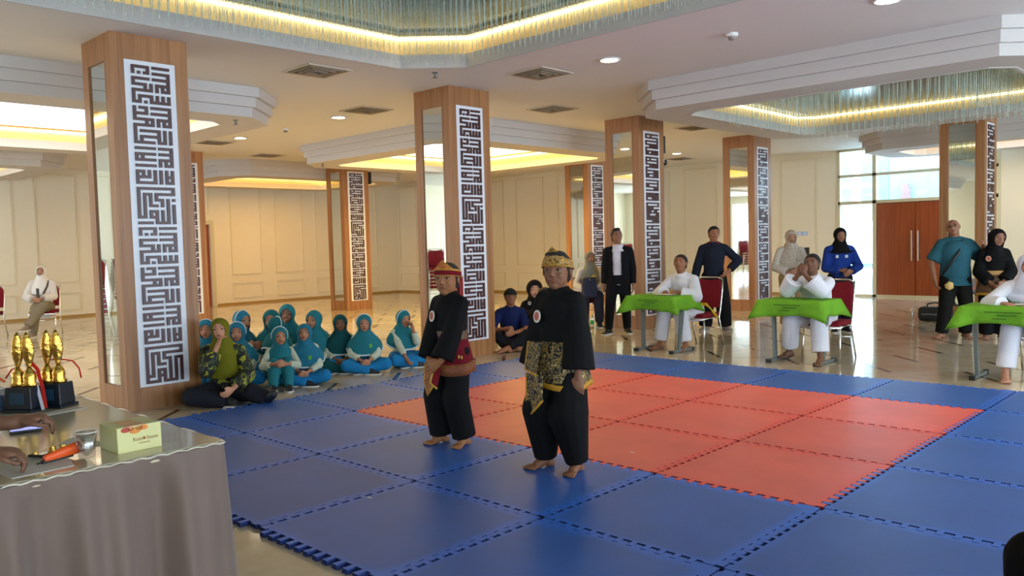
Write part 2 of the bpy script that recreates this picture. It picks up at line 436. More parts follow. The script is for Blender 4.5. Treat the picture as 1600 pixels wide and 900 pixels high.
# wall on the camera's right, with tall windows that let the daylight in
wr = MB()
wy = [(-10.0, -6.4), (-5.4, -0.6), (0.4, 5.2), (6.2, 11.0)]
yy = Y0-0.2
for a, b in wy+[(Y1+0.2, None)]:
    wr.box(X1, X1+0.2, yy, a, 0, H+.02)
    if b is None: break
    wr.box(X1, X1+0.2, a, b, 0, 0.12); wr.box(X1, X1+0.2, a, b, 3.15, H+.02); yy = b
tag(wr.build('wall_right', M_WALL), 'cream wall with tall windows on the right of the hall', kind='structure')
wf = MB(); xx = X0-0.2
wx = [(-13.4, -9.2), (-8.6, -4.4)]
for a, b in wx+[(X1+0.2, None)]:
    wf.box(xx, a, Y0-0.2, Y0, 0, H+.02)
    if b is None: break
    wf.box(a, b, Y0-0.2, Y0, 0, 0.3); wf.box(a, b, Y0-0.2, Y0, 3.0, H+.02); xx = b
tag(wf.build('wall_front', M_WALL), 'cream wall with windows behind the camera', kind='structure')
def portal(loc, rot, sx, sy):
    l = bpy.data.lights.new('window_portal', 'AREA'); l.shape = 'RECTANGLE'; l.size = sx; l.size_y = sy
    l.cycles.is_portal = True
    o = bpy.data.objects.new('window_portal', l); COL.objects.link(o); o.location = loc; o.rotation_euler = rot; return o
wn = 1
for a, b in wy:
    m = MB()
    for k in range(5): m.box(X1+0.06, X1+0.12, a+(b-a)*k/4-.03, a+(b-a)*k/4+.03, 0.12, 3.15)
    m.box(X1+0.06, X1+0.12, a, b, 0.12, 0.18).box(X1+0.06, X1+0.12, a, b, 2.1, 2.16).box(X1+0.06, X1+0.12, a, b, 3.09, 3.15)
    tag(m.build('window_%d' % wn, M_FRAME), kind='structure'); wn += 1
    portal((X1+0.02, (a+b)/2, 1.635), (0, PI/2, 0), 3.03, b-a)
for a, b in wx:
    m = MB()
    for k in range(5): m.box(a+(b-a)*k/4-.03, a+(b-a)*k/4+.03, Y0-0.14, Y0-0.08, 0.3, 3.0)
    m.box(a, b, Y0-0.14, Y0-0.08, 0.3, 0.36).box(a, b, Y0-0.14, Y0-0.08, 2.1, 2.16).box(a, b, Y0-0.14, Y0-0.08, 2.94, 3.0)
    tag(m.build('window_%d' % wn, M_FRAME), kind='structure'); wn += 1
    portal(((a+b)/2, Y0-0.02, 1.65), (PI/2, 0, PI), b-a, 2.7)

def frame_on(parent, side, pos, a0, a1, z0, z1):
    w, t = 0.035, 0.022
    m = MB()
    def seg(b0, b1, c0, c1):
        if side == 'x': m.box(pos, pos+t, b0, b1, c0, c1)
        else: m.box(b0, b1, pos-t, pos, c0, c1)
    seg(a0, a1, z0, z0+w); seg(a0, a1, z1-w, z1); seg(a0, a0+w, z0+w, z1-w); seg(a1-w, a1, z0+w, z1-w)
    return m.build('panel_moulding', M_MOULD, parent)
def panels(parent, side, pos, spans):
    for a0, a1 in spans:
        frame_on(parent, side, pos, a0, a1, 0.77, 3.2); frame_on(parent, side, pos, a0, a1, 0.15, 0.57)
sp = [(6.33+1.265*k, 7.20+1.265*k) for k in range(4)]+[(1.78-1.265*k, 2.63-1.265*k) for k in range(0, 7)]+[(3.05, 3.9)]
panels(wl, 'x', X0, sp)
frame_on(wl, 'x', X0, 4.85, 5.78, 2.32, 3.2)
panels(wb, 'y', 11.8, [(-14.1, -13.25), (-12.9, -12.15)])
panels(wb, 'y', 12.9, [(-11.72, -10.70), (-10.22, -9.16), (-8.66, -7.6)])
panels(wb, 'y', Y1, [(-6.75, -6.28), (-5.86, -4.88), (-4.46, -3.6), (-3.2, -2.3)])
panels(wb, 'y', Y1, [(1.9+1.4*k, 2.9+1.4*k) for k in range(6)])
tag(MB().box(X0, X0+.02, Y0, 4.8, 0, 0.05).box(X0, X0+.02, 5.9, 11.8, 0, 0.05).build('baseboard_left', plain('baseboard_wood', '#a9843f', 0.4)), kind='structure')
tag(MB().box(X0, -12.0, 11.78, 11.8, 0, 0.05).box(-12, -6.9, 12.88, 12.9, 0, .05).box(-6.9, -1.82, Y1-.02, Y1, 0, .05).box(1.4, X1, Y1-.02, Y1, 0, .05).build('baseboard_back', plain('baseboard_wood', '#a9843f')), kind='structure')
# side door in the left wall
d1 = MB().box(X0-0.10, X0-0.05, 4.85, 5.77, 0, 2.08).build('door_1', M_DOOR); tag(d1, 'plain brown door in the left wall', kind='structure')
for z in (0.02, 0.43, 0.85, 1.26, 1.67): MB().box(X0-0.052, X0-0.04, 4.87, 5.75, z, z+0.40).build('door_board', M_DOOR, d1)
tag(MB().box(X0, X0+.03, 5.77, 5.87, 0, 2.18).box(X0, X0+.03, 4.75, 4.85, 0, 2.18).box(X0, X0+.03, 4.85, 5.77, 2.08, 2.18).build('trim_1', M_FRAME), kind='structure')

# glazed screen with double doors
gw = MB()
GX = [-1.82, -1.02, 0.62, 1.40]
for gx in GX: gw.box(gx-.04, gx+.04, Y1-.02, Y1+.10, 0, H)
gw.box(GX[0], GX[3], Y1-.02, Y1+.10, 0, 0.05).box(GX[0], GX[3], Y1-.02, Y1+.10, 2.07, 2.14).box(GX[0], GX[3], Y1-.02, Y1+.10, 2.68, 2.74).box(GX[0], GX[3], Y1-.02, Y1+.10, H-.05, H)
g1 = gw.build('window_20', M_FRAME); tag(g1, 'glazed screen with cream frame around the double doors', kind='structure')
for a, b, c, d in [(-1.78, -1.06, .05, 2.07), (-1.78, -1.06, 2.14, 2.68), (-1.78, -1.06, 2.74, H-.05), (-.98, .58, 2.14, 2.68), (-.98, .58, 2.74, H-.05), (.66, 1.36, .05, 2.07), (.66, 1.36, 2.14, 2.68), (.66, 1.36, 2.74, H-.05)]:
    MB().box(a, b, Y1+.03, Y1+.038, c, d).build('pane', M_GLASS, g1)
d2 = MB().box(-.98, .58, Y1+.03, Y1+.05, 0.02, 2.07).build('door_2', M_DARK); tag(d2, 'brown wooden double door beside the glass', kind='structure')
for a, b in ((-.975, -.175), (-.165, .575)):
    lf = MB().box(a, b, Y1, Y1+.03, 0.03, 2.06).build('door_leaf', M_DOOR, d2)
    for z in (0.04, 0.445, 0.85, 1.255, 1.66): MB().box(a+.01, b-.01, Y1-.008, Y1, z, z+0.395).build('door_board', M_DOOR, lf)
    hxp = b-.06 if a < -.5 else a+.06
    MB().tube([(hxp, Y1-.05, 0.80), (hxp, Y1-.05, 1.45)], 0.016, 8).bar((hxp, Y1-.05, .88), (hxp, Y1, .88), .015, .015).bar((hxp, Y1-.05, 1.37), (hxp, Y1, 1.37), .015, .015).build('handle', M_CHROME, lf)
# light switches
sw = empty('light_switch', (-2.66, Y1-.012, 1.45)); tag(sw, 'pair of pale blue switch plates on the cream wall', 'light switch')
for k in (-1, 1):
    pl = MB().box(-.055+.065*k, .055+.065*k, -.008, .012, -.045, .045).build('switch_plate', plain('switch_blue', '#a9c2f0', 0.3), sw)
    MB().box(-.02+.065*k, .02+.065*k, -.014, -.008, -.02, .02).build('rocker', plain('switch_white', '#dfe8fb', 0.3), pl)
# outside the glass: pale gallery wall, ledge
ow = MB().box(-3.4, -2.43, 17, 17.1, -.2, 4.2).box(-2.17, -1.52, 17, 17.1, 1.72, 4.2).build('trim_2', plain('outside_grey', '#8ea3ab', 0.8)); tag(ow, 'grey blue walls outside the glass', kind='structure')
ow2 = MB().box(-1.52, -1.19, 17.02, 17.12, -.2, 4.2).box(-1.19, .6, 17.02, 17.12, -.2, 2.95).build('trim_3', plain('outside_cyan', '#9fc3d6', 0.8)); tag(ow2, 'pale blue wall outside above the doors', kind='structure')
tag(MB().box(-1.19, -1.0, 16.9, 17.0, 2.2, 2.5).prism([(-1.19, 16.9), (-1.05, 16.9), (-1.05, 17), (-1.19, 17)], 2.5, 2.58).build('trim_4', plain('outside_brick', '#a8888c', 0.8)), 'small brick red roof seen through the glass', kind='structure')
og = MB().box(-8, 8, Y1+.15, 19, -.2, -.02).build('floor_gallery', plain('outside_floor', '#cfd8dc', 0.5)); tag(og, 'pale gallery floor outside the glass', kind='structure')
pb = MB().box(-1.95, -1.0, 16.3, 16.6, -.02, 0.34); pb.box(-2.0, -1.0, 16.25, 16.65, .28, .38).box(-2.0, -1.0, 16.4, 16.5, .55, .68)
tag(pb.build('planter', plain('planter_blue', '#7e97ad', 0.7)), 'low blue grey planter outside the glass', 'planter')

# small ceiling fittings ------------------------------------------------
dl = empty('downlight', (0, 0, H))
MB().lathe([(0.115, 0.0), (0.118, -0.012), (0.095, -0.014), (0.092, -0.004)], 24).build('trim_ring', M_WHITEPL, dl, True)
MB().lathe([(0.09, -0.003), (0.09, -0.009), (0.05, -0.0095)], 24).build('lamp_disc', M_DOWN, dl)
dls = [(-4.43, 3.04, 'downlight above the teal group, nearest of the left pair'), (-7.25, 2.99, 'small downlight above the teal group, farther of the left pair'), (0.45, 3.10, 'round downlight right of the crystal recess, in the middle of the ceiling'), (3.27, 3.11, 'round downlight at the top right edge of the picture'), (-4.3, 11.9, 'downlight beside the dome camera, near the panelled wall'), (-9.6, 3.0, 'downlight farthest left along the aisle'), (6.1, 3.1, 'downlight past the right edge of the aisle'), (-4.45, 9.9, 'downlight behind the third column')]
for k, (x, y, lb) in enumerate(dls):
    o = dl if k == 0 else copy_tree(dl)
    o.location = (x, y, H); tag(o, lb, 'downlight', 'round ceiling downlights')
    ld = bpy.data.lights.new('downlight_lamp', 'SPOT'); ld.energy = 60 if y > 9 else 45 if x < -4 else 30; ld.color = (1, .82, .55) if x < -4 else (1, .86, .62); ld.spot_size = 2.2; ld.spot_blend = 0.8; ld.shadow_soft_size = 0.09
    lo = bpy.data.objects.new('downlight_lamp', ld); COL.objects.link(lo); lo.location = (x, y, H-.03); lo.parent = None
vt = empty('air_vent', (0, 0, H))
for k in range(4):
    r = 0.27-0.06*k
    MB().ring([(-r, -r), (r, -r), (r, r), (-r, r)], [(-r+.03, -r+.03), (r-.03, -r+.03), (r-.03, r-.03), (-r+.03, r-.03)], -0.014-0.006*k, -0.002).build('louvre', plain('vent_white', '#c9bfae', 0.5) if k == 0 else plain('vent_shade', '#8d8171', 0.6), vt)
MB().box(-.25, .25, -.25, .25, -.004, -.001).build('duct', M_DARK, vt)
vts = [(-1.92, 1.05, 'square air vent left of the crystal recess corner'), (-3.68, 2.99, 'square air vent beside the left downlight'), (-9.34, 4.69, 'small square air vent near the slim far column'), (-0.48, 3.04, 'square air vent right of the second column top'), (-2.01, 5.02, 'square air vent between the second and third columns'), (-1.79, 8.54, 'square air vent between the third and fourth columns'), (-8.04, 2.92, 'square air vent left of the far downlight'), (-4.9, 13.0, 'air vent near the panelled wall')]
for k, (x, y, lb) in enumerate(vts):
    o = vt if k == 0 else copy_tree(vt)
    o.location = (x, y, H); tag(o, lb, 'air vent', 'square ceiling vents')
spk = empty('sprinkler', (0, 0, H))
MB().lathe([(0.035, 0), (0.035, -.006), (0.012, -.012), (0.012, -.05), (0.006, -.055)], 12).build('body', M_GREYMETAL, spk)
MB().lathe([(0.03, -.056), (0.03, -.06), (0.005, -.062)], 12).build('deflector', M_GREYMETAL, spk)
for k, (x, y, z, lb) in enumerate([(-1.2, 2.1, H, 'sprinkler head above the second column'), (-1.15, 6.62, H, 'sprinkler head above the third column'), (-1.05, 11.2, H, 'sprinkler head above the fourth column'), (-3.55, 0.95, H-.335, 'sprinkler head under the left coffer'), (-7.4, 4.7, H-.335, 'sprinkler head over the slim far column')]):
    o = spk if k == 0 else copy_tree(spk)
    o.location = (x, y, z); tag(o, lb, 'sprinkler', 'ceiling sprinklers')
sd = empty('smoke_detector', (0, 0, H))
MB().lathe([(0.06, 0), (0.06, -.02), (0.045, -.032)], 16).build('base', M_WHITEPL, sd, True); MB().lathe([(0.035, -.03), (0.03, -.055), (0.02, -.06)], 14).build('sensor', plain('sensor_grey', '#8d857c', 0.5), sd, True)
for k, (x, y, lb) in enumerate([(-5.89, 3.04, 'smoke detector between the two left downlights'), (1.86, 3.12, 'smoke detector on the ceiling above the judges')]):
    o = sd if k == 0 else copy_tree(sd)
    o.location = (x, y, H); tag(o, lb, 'smoke detector', 'smoke detectors')

# crystal chandeliers --------------------------------------------------
rodm = {}
def rod_mesh(L):
    if L not in rodm:
        m = MB().tube([(0, 0, 0), (0, 0, -L*.93), (0, 0, -L)], [0.0045, 0.0045, 0.0015], 5); rodm[L] = m.mesh('crystal_rod'); rodm[L].materials.append(M_CRYSTAL)
    return rodm[L]
def chandelier(name, label, r, z, lens, rows, dx, first, gap, limit=260):
    x0, x1, y0, y1 = r; cx, cy = (x0+x1)/2, (y0+y1)/2
    root = empty(name, (cx, cy, z)); tag(root, label, 'chandelier')
    R = (x0-cx, x1-cx, y0-cy, y1-cy)
    MB().prism(inset(R, first-.14, .5), -0.012, 0.0).build('mirror_plate', M_PLATE, root)
    pts = []
    for k in range(rows):
        poly = inset(R, first+gap*k, .5)
        for i in range(8):
            p, q = V((*poly[i], 0)), V((*poly[(i+1) % 8], 0)); n = max(1, int((q-p).length/dx))
            for j in range(n):
                t = (j+random.random()*.3)/n; s = p.lerp(q, t); pts.append((s.x, s.y, k))
    def d2c(p): return (V((p[0]+cx, p[1]+cy, z))-CAM)
    seen = [p for p in pts if d2c(p).dot(_fw) > 1.0 and abs(d2c(p).dot(_a)) < .64*d2c(p).dot(_fw) and d2c(p).dot(_b) < .40*d2c(p).dot(_fw)]
    seen.sort(key=lambda p: d2c(p).length if p[2] else d2c(p).length*.5)
    keep = set(seen[:limit]); st = MB()
    for p in pts:
        L = lens[(p[2]+random.choice((0, 0, 1))) % len(lens)]
        if p in keep: link('crystal_rod', rod_mesh(L), root, (p[0], p[1], -0.012))
        else:
            if name == 'crystal_chandelier' and d2c(p).dot(_fw) < -1: continue
            st.tube([(p[0], p[1], -.012), (p[0], p[1], -.012-L)], [.0045, .003], 4)
    o = st.build('crystal_rods', M_CRYSTAL, root); o['kind'] = 'stuff'
    return root
chandelier('crystal_chandelier', 'crystal rod chandelier in the large recess over the mats', DA, H+0.39, (0.42, 0.44, 0.46), 9, 0.070, 0.36, 0.13)
chandelier('crystal_chandelier', 'crystal rod chandelier hanging in the coffer over the judges', (-0.5, 4.35, 4.4, 9.2), H-0.06, (0.36, 0.40, 0.44), 5, 0.085, 0.95, 0.14)

# ================================================================== columns
K = """######.######
#....#.......
#.#.##.######
............#
######.######
#...........#
#####.#.#####
....#.#.#.#.#
#######.#.###
#............
#.#####.#.#.#
#.#...#.#.#.#
###.#.#######
.............
#.###.#######
#...#.......#
#####.#######
#...........#
#######.#####
....#.#.#.#.#
#######.#.###
#............
#.#######.#.#
#.......#.#.#
#.#######.#.#
#.#.....#.#.#
#######.###.#
.............
#######.#####
............#
#######.#####
#.#.........#
#######.#####
........#.#.#
#######.#.###
.............
###.#.#.#.#.#
#.#.#.#.#.#.#
#####.#.#.###
#.....#.#.#.#
#######.#.###
.............
#############
#...........#
#.###.#######
#.#.#.#......
#.#.#.###.#.#
#.#.#...#.#..
#.#.###.#.#.#
#.#.......#.#
#.#.###.#.#.#
#.#.#.#.#.#.#
###.###.#.#.#
......#.#.#.#
#####.#####.#""".split('\n')
KEND = """#############
#...........#
#.###.#######
#.#.#.#......
#.#.#.###.###
#.#.#...#.#.#
#.#.###.#.#.#
#.#.....#.#.#
#.#.###.#.#.#
#.#.#.#.#.#.#
###.###.#.#.#
#...#.#.#.#.#
#####.#####.#""".split('\n')
ROWS = K+['.'*13]+K[:42]+KEND
NR = len(ROWS); CW, CH = 0.335/13, 2.82/NR
seen_c = {}; comps = []
for r in range(NR):
    for c in range(13):
        if ROWS[r][c] == '#' and (r, c) not in seen_c:
            stack = [(r, c)]; seen_c[(r, c)] = 1; cc = []
            while stack:
                a, b = stack.pop(); cc.append((a, b))
                for e, f in ((a+1, b), (a-1, b), (a, b+1), (a, b-1)):
                    if 0 <= e < NR and 0 <= f < 13 and ROWS[e][f] == '#' and (e, f) not in seen_c: seen_c[(e, f)] = 1; stack.append((e, f))
            comps.append(cc)
LET = []
TH = 0.017
for cc in comps:
    m = MB(); s = set(cc); done = set()
    for (r, c) in sorted(s):
        if (r, c) in done: continue
        c1 = c
        while (r, c1+1) in s and (r, c1+1) not in done: c1 += 1
        r1 = r
        if c1 == c:
            while (r1+1, c) in s and (r1+1, c-1) not in s and (r1+1, c+1) not in s: r1 += 1
        for a in range(r, r1+1):
            for b in range(c, c1+1): done.add((a, b))
        m.box(0.0, TH, c*CW, (c1+1)*CW, -(r1+1)*CH, -r*CH)
    me = m.mesh('letter'); me.materials.append(M_LETTER); LET.append(me)
SX, SY = 0.65, 0.68
def column(x, y, label, full=True):
    root = empty('column', (x-SX/2, y+SY/2, 0)); tag(root, label, 'column', 'wood clad columns with mirrors and lettered panels')
    hx_, hy_ = SX/2, SY/2; t = 0.02
    MB().box(-hx_+t, hx_-t, -hy_+t, hy_-t, 0, H).build('core', M_WOOD, root)
    MB().box(-hx_, hx_, -hy_, hy_, 0, 0.0).v
    def casing(side, a0, a1, z0, z1, nm):
        m = MB()
        def b(u0, u1, c0, c1):
            if side == '+x': m.box(hx_-t, hx_, u0, u1, c0, c1)
            if side == '-x': m.box(-hx_, -hx_+t, u0, u1, c0, c1)
            if side == '-y': m.box(u0, u1, -hy_, -hy_+t, c0, c1)
            if side == '+y': m.box(u0, u1, hy_-t, hy_, c0, c1)
        A, B = (-hy_, hy_) if 'x' in side else (-hx_+t, hx_-t)
        b(A, a0, 0, H); b(a1, B, 0, H); b(a0, a1, 0, z0); b(a0, a1, z1, H)
        return m.build(nm, M_WOOD, root)
    casing('+x', -.225, .225, .205, 3.09, 'casing'); casing('-x', -.225, .225, .205, 3.09, 'casing')
    casing('-y', -.19, .19, .215, 3.08, 'casing'); casing('+y', -.19, .19, .215, 3.08, 'casing')
    MB().box(-.19, .19, -hy_+t-.006, -hy_+t+.001, .215, 3.08).build('mirror', M_MIRROR, root)
    MB().box(-.19, .19, hy_-t-.001, hy_-t+.006, .215, 3.08).build('mirror', M_MIRROR, root)
    MB().box(-hx_+t-.012, -hx_+t+.001, -.225, .225, .205, 3.09).build('lettered_panel', M_WHITEP, root)
    p = MB().box(hx_-t-.001, hx_-t+.016, -.225, .225, .205, 3.09).build('lettered_panel', M_WHITEP, root)
    for me in LET:
        link('letter', me, p, (hx_-t+.016, -.335/2, 3.05))
    return root
column(-1.66, -1.19, 'large wood column nearest the table, with white lettered panel')
column(-1.64, 2.69, 'wood column behind the smaller of the two standing children')
column(-1.605, 6.57, 'wood column carrying the dome camera, behind the man in a black jacket')
column(-1.60, 10.27, 'wood column behind the standing young man in a navy hoodie')
column(2.24, 10.25, 'wood column behind the bald man in a teal shirt')
column(-9.50, 6.60, 'far wood column above the teal group, with black speaker')
column(-5.57, 10.30, 'far wood column just left of the man in a black jacket')
column(-9.50, 2.72, 'far wood column mostly hidden behind the nearest column')

# wall speakers and dome camera on the columns
def speaker(x, y, z, label):
    r = empty('wall_speaker', (x, y, z)); tag(r, label, 'speaker', 'black column speakers')
    bevel(MB().box(-.09, .09, .03, .19, -.14, .14).build('cabinet', M_BLACKP, r), .01)
    MB().box(-.08, .08, .19, .196, -.13, .13).build('grille', plain('speaker_grille', '#1d1d20', 0.8, bump=.5, bscale=300), r)
    MB().box(-.02, .02, 0, .03, -.05, .05).build('bracket', M_BLACKP, r)
speaker(-9.72, 7.28, 2.98, 'black speaker on the slim far column above the teal group')
speaker(-1.78, 7.25, 2.93, 'black speaker on the column with the dome camera')
cr = empty('dome_camera', (-1.70, 7.25, 2.66)); tag(cr, 'white dome security camera below the speaker on the column', 'camera')
MB().tube([(0, 0, 0), (0, .10, 0)], [.05, .055], 16).build('housing', M_WHITEPL, cr, True)
MB().ell((0.02, .12, -.02), .055).build('lens_dome', plain('camera_black', '#15171c', .1), cr, True)

# ================================================================== foam mats
BLUE = mat_foam('blue_foam', '#2f6dd4', '#3061b4'); RED = mat_foam('red_foam', '#f05a54', '#ea685e')
SIDE = {'b': plain('blue_foam_shaded_side', '#122a66', .9), 'r': plain('red_foam_shaded_side', '#9a2a26', .9)}  # side faces darker than the foam, painting shade into the seams
TN, TA, TG, TX, MT = 13, 0.019, 0.0028, 0.013, 0.022
PP = 1.0/TN
def mat_mesh(nm):
    m = MB(); s0 = -.5+TA+TG+TX; n1 = .5-TA-TG
    m.prism([(s0, s0), (n1, s0), (n1, n1), (s0, n1)], 0, MT)
    def piece(pts):     # pts given for the south edge; laid again on the west edge
        m.prism(pts, 0, MT); m.prism([(y, x) for x, y in reversed(pts)], 0, MT)
    def npiece(pts):    # for the north edge; laid again on the east edge
        m.prism(pts, 0, MT); m.prism([(y, x) for x, y in reversed(pts)], 0, MT)
    for i in range(1, TN-1):
        b = -.5+i*PP
        piece([(b+.14*PP, -.5-TA+TG), (b+.66*PP, -.5-TA+TG), (b+.58*PP, s0), (b+.22*PP, s0)])
    for i in range(1, TN-2):
        b = -.5+i*PP
        npiece([(b+.60*PP, n1), (b+1.20*PP, n1), (b+1.12*PP, .5+TA-TG), (b+.68*PP, .5+TA-TG)])
    npiece([(s0, n1), (-.5+1.2*PP, n1), (-.5+1.12*PP, .5+TA-TG), (s0, .5+TA-TG)])
    npiece([(.5-1.4*PP, n1), (n1, n1), (n1, .5+TA-TG), (.5-1.32*PP, .5+TA-TG)])
    piece([(s0-.012, s0-.012), (-.5+PP, s0-.012), (-.5+PP, s0), (s0, s0)])
    piece([(.5-PP, s0-.012), (n1, s0-.012), (n1, s0), (.5-PP, s0)])
    m.prism([(n1, n1), (.5+TA-TG-.004, n1), (.5+TA-TG-.004, .5+TA-TG-.004), (n1, .5+TA-TG-.004)], 0, MT)
    return m.mesh(nm)
mes = {}
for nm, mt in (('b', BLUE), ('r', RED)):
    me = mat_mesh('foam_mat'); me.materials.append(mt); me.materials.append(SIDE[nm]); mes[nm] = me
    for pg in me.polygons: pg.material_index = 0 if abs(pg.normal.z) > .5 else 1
rows_n = {-2: 'front row', -1: 'second row from the front', 0: 'third row from the front', 1: 'fourth row from the front', 2: 'fifth row from the front', 3: 'back row nearest the judges'}
for v in range(-2, 4):
    for u in range(-1, 7):
        if v == -2 and u < 0: pass
        red = 0 <= u < 4 and 0 <= v < 3
        o = link('foam_mat', mes['r' if red else 'b'], None, (u+.5, v+.5, 0.001))
        tag(o, '%s foam puzzle mat, %s from the left in the %s' % ('red' if red else 'blue', ORD[u+1], rows_n[v]), 'mat', ('red' if red else 'blue')+' foam puzzle mats on the floor')
for k, (x, y) in enumerate([(2.05, -1.35), (2.62, 0.32)]):
    tag(MB().prism([(x, y), (x+.03, y+.004), (x+.033, y+.014), (x+.005, y+.012)], .0235, .0245).build('paper_scrap', M_WHITEPL), 'tiny white paper scrap on the %s mat' % ('blue', 'red')[k], 'paper')
# ================================================================== chairs
M_MAROON = cloth('#7a1622', .25, 40.0, .8)
def make_chair(name, label):
    r = empty(name); tag(r, label, 'chair', 'maroon banquet chairs')
    s = MB().loft([(V((0, -.02, .385)), .185, .185, (1, 0, 0), (0, 1, 0)), (V((0, -.02, .395)), .205, .205, (1, 0, 0), (0, 1, 0)), (V((0, -.02, .43)), .205, .205, (1, 0, 0), (0, 1, 0)), (V((0, -.02, .445)), .17, .17, (1, 0, 0), (0, 1, 0))], 4)
    s2 = MB().box(-.20, .20, -.22, .19, .385, .445)
    bevel(s2.build('seat', M_MAROON, r, True), .02, 3)
    b = MB()
    ring = []
    for k in range(9):
        t = k/8; z = .50+.36*t; y = .20+.08*t; w = .19 if t < .85 else .19-(t-.85)*.35
        ring.append((V((0, y, z)), w, .022, V((1, 0, 0)), V((0, 1, -.22)).normalized()))
    bb = MB()
    pr = [(-.19, .50), (.19, .50), (.195, .70), (.185, .82), (.15, .865), (.06, .855), (0, .85), (-.06, .855), (-.15, .865), (-.185, .82), (-.195, .70)]
    n = len(pr); vs = []
    for d in (-.022, .022):
        for x, z in pr: vs.append((x, .20+(z-.5)*.22+d, z))
    bb.add(vs, [tuple(range(n)), tuple(range(n, 2*n))[::-1]]+[((i+1) % n, i, n+i, n+(i+1) % n) for i in range(n)])
    bevel(bb.build('backrest', M_MAROON, r), .008, 2)
    for sx in (-1, 1):
        MB().tube([(sx*.20, -.19, .40), (sx*.205, -.20, .20), (sx*.21, -.22, .0)], .011, 8).build('leg', M_CHROME, r, True)
        MB().tube([(sx*.20, .29, .87), (sx*.205, .26, .72), (sx*.205, .20, .46), (sx*.205, .17, .38), (sx*.208, .22, .2), (sx*.21, .30, 0)], .011, 8).build('leg', M_CHROME, r, True)
    MB().tube([(-.20, .29, .86), (-.13, .298, .885), (.13, .298, .885), (.20, .29, .86)], .011, 8).build('back_rail', M_CHROME, r, True)
    MB().tube([(-.205, -.21, .38), (.205, -.21, .38), (.205, .18, .38), (-.205, .18, .38)], .010, 8, closed=True).build('seat_frame', M_CHROME, r, True)
    MB().tube([(-.207, .20, .24), (.207, .20, .24)], .008, 6).build('stretcher', M_CHROME, r, True)
    return r
ch0 = make_chair('banquet_chair', '')
chairs = [((0.16, 5.28, 0), 0.0, 'maroon chair of the judge with the yellow belt'), ((1.92, 5.12, 0), 0.05, 'maroon chair of the judge with hands at his mouth'), ((3.98, 5.12, 0), 0.0, 'maroon chair behind the rightmost green table'),
          ((-10.25, 0.72, 0), math.radians(62), 'maroon chair under the woman in white by the left wall'), ((-10.75, -0.05, 0), math.radians(56), 'empty maroon chair beside the woman in white'), ((-11.1, -0.75, 0), math.radians(60), 'maroon chair cut by the left edge of the picture'),
          ((-2.75, 6.75, 0), math.radians(40), 'chair of the woman in a grey headscarf')]
for k, (loc, rz, lb) in enumerate(chairs):
    o = ch0 if k == 0 else copy_tree(ch0, loc, rz)
    o.location = loc; o.rotation_euler = (0, 0, rz); tag(o, lb, 'chair')
stk = [(-13.5, -5.75, 1.2, 6, 'beside the left wall'), (-9.05, -3.45, 2.2, 6, 'left of the trophies')]
for i, (x, y, rz, n, where) in enumerate(stk):
    for k in range(n):
        o = copy_tree(ch0, (x+.02*k*math.sin(rz), y-.02*k*math.cos(rz), .085*k), rz)
        tag(o, 'maroon chair, %s from the bottom in the stack %s' % (ORD[k], where), 'chair', 'stacked maroon chairs seen in the column mirrors')

# ================================================================== judges' desks
M_GREEN = plain('green_cloth', '#6fa82a', .8, var=.12, vscale=7, bump=.4, bscale=18, spec=.2)
def desk(x0, x1, y0, y1, zt, label):
    cx, cy = (x0+x1)/2, (y0+y1)/2
    r = empty('school_desk', (cx, cy, 0)); tag(r, label, 'desk', 'grey steel desks of the judges')
    a, b = (x1-x0)/2, (y1-y0)/2
    bevel(MB().box(-a, a, -b, b, zt-.03, zt-.006).build('desk_top', plain('desk_board', '#a58d68', .5), r), .004)
    for s in (-1, 1):
        MB().bar((s*(a-.09), -.02, .03), (s*(a-.05), .03, zt-.05), .032, .055, V((0, 1, 0))).build('leg', M_GREYMETAL, r)
        MB().box(s*(a-.09)-.02, s*(a-.09)+.02, -.17, .27, .008, .036).build('foot', M_GREYMETAL, r)
        MB().box(s*(a-.09)-.024, s*(a-.09)+.024, -.21, -.16, 0, .04).box(s*(a-.09)-.024, s*(a-.09)+.024, .26, .30, 0, .04).build('foot_cap', M_BLACKP, r)
    MB().box(-a+.03, a-.03, -b+.03, b-.03, zt-.10, zt-.031).build('tray', M_GREYMETAL, r)
    return r
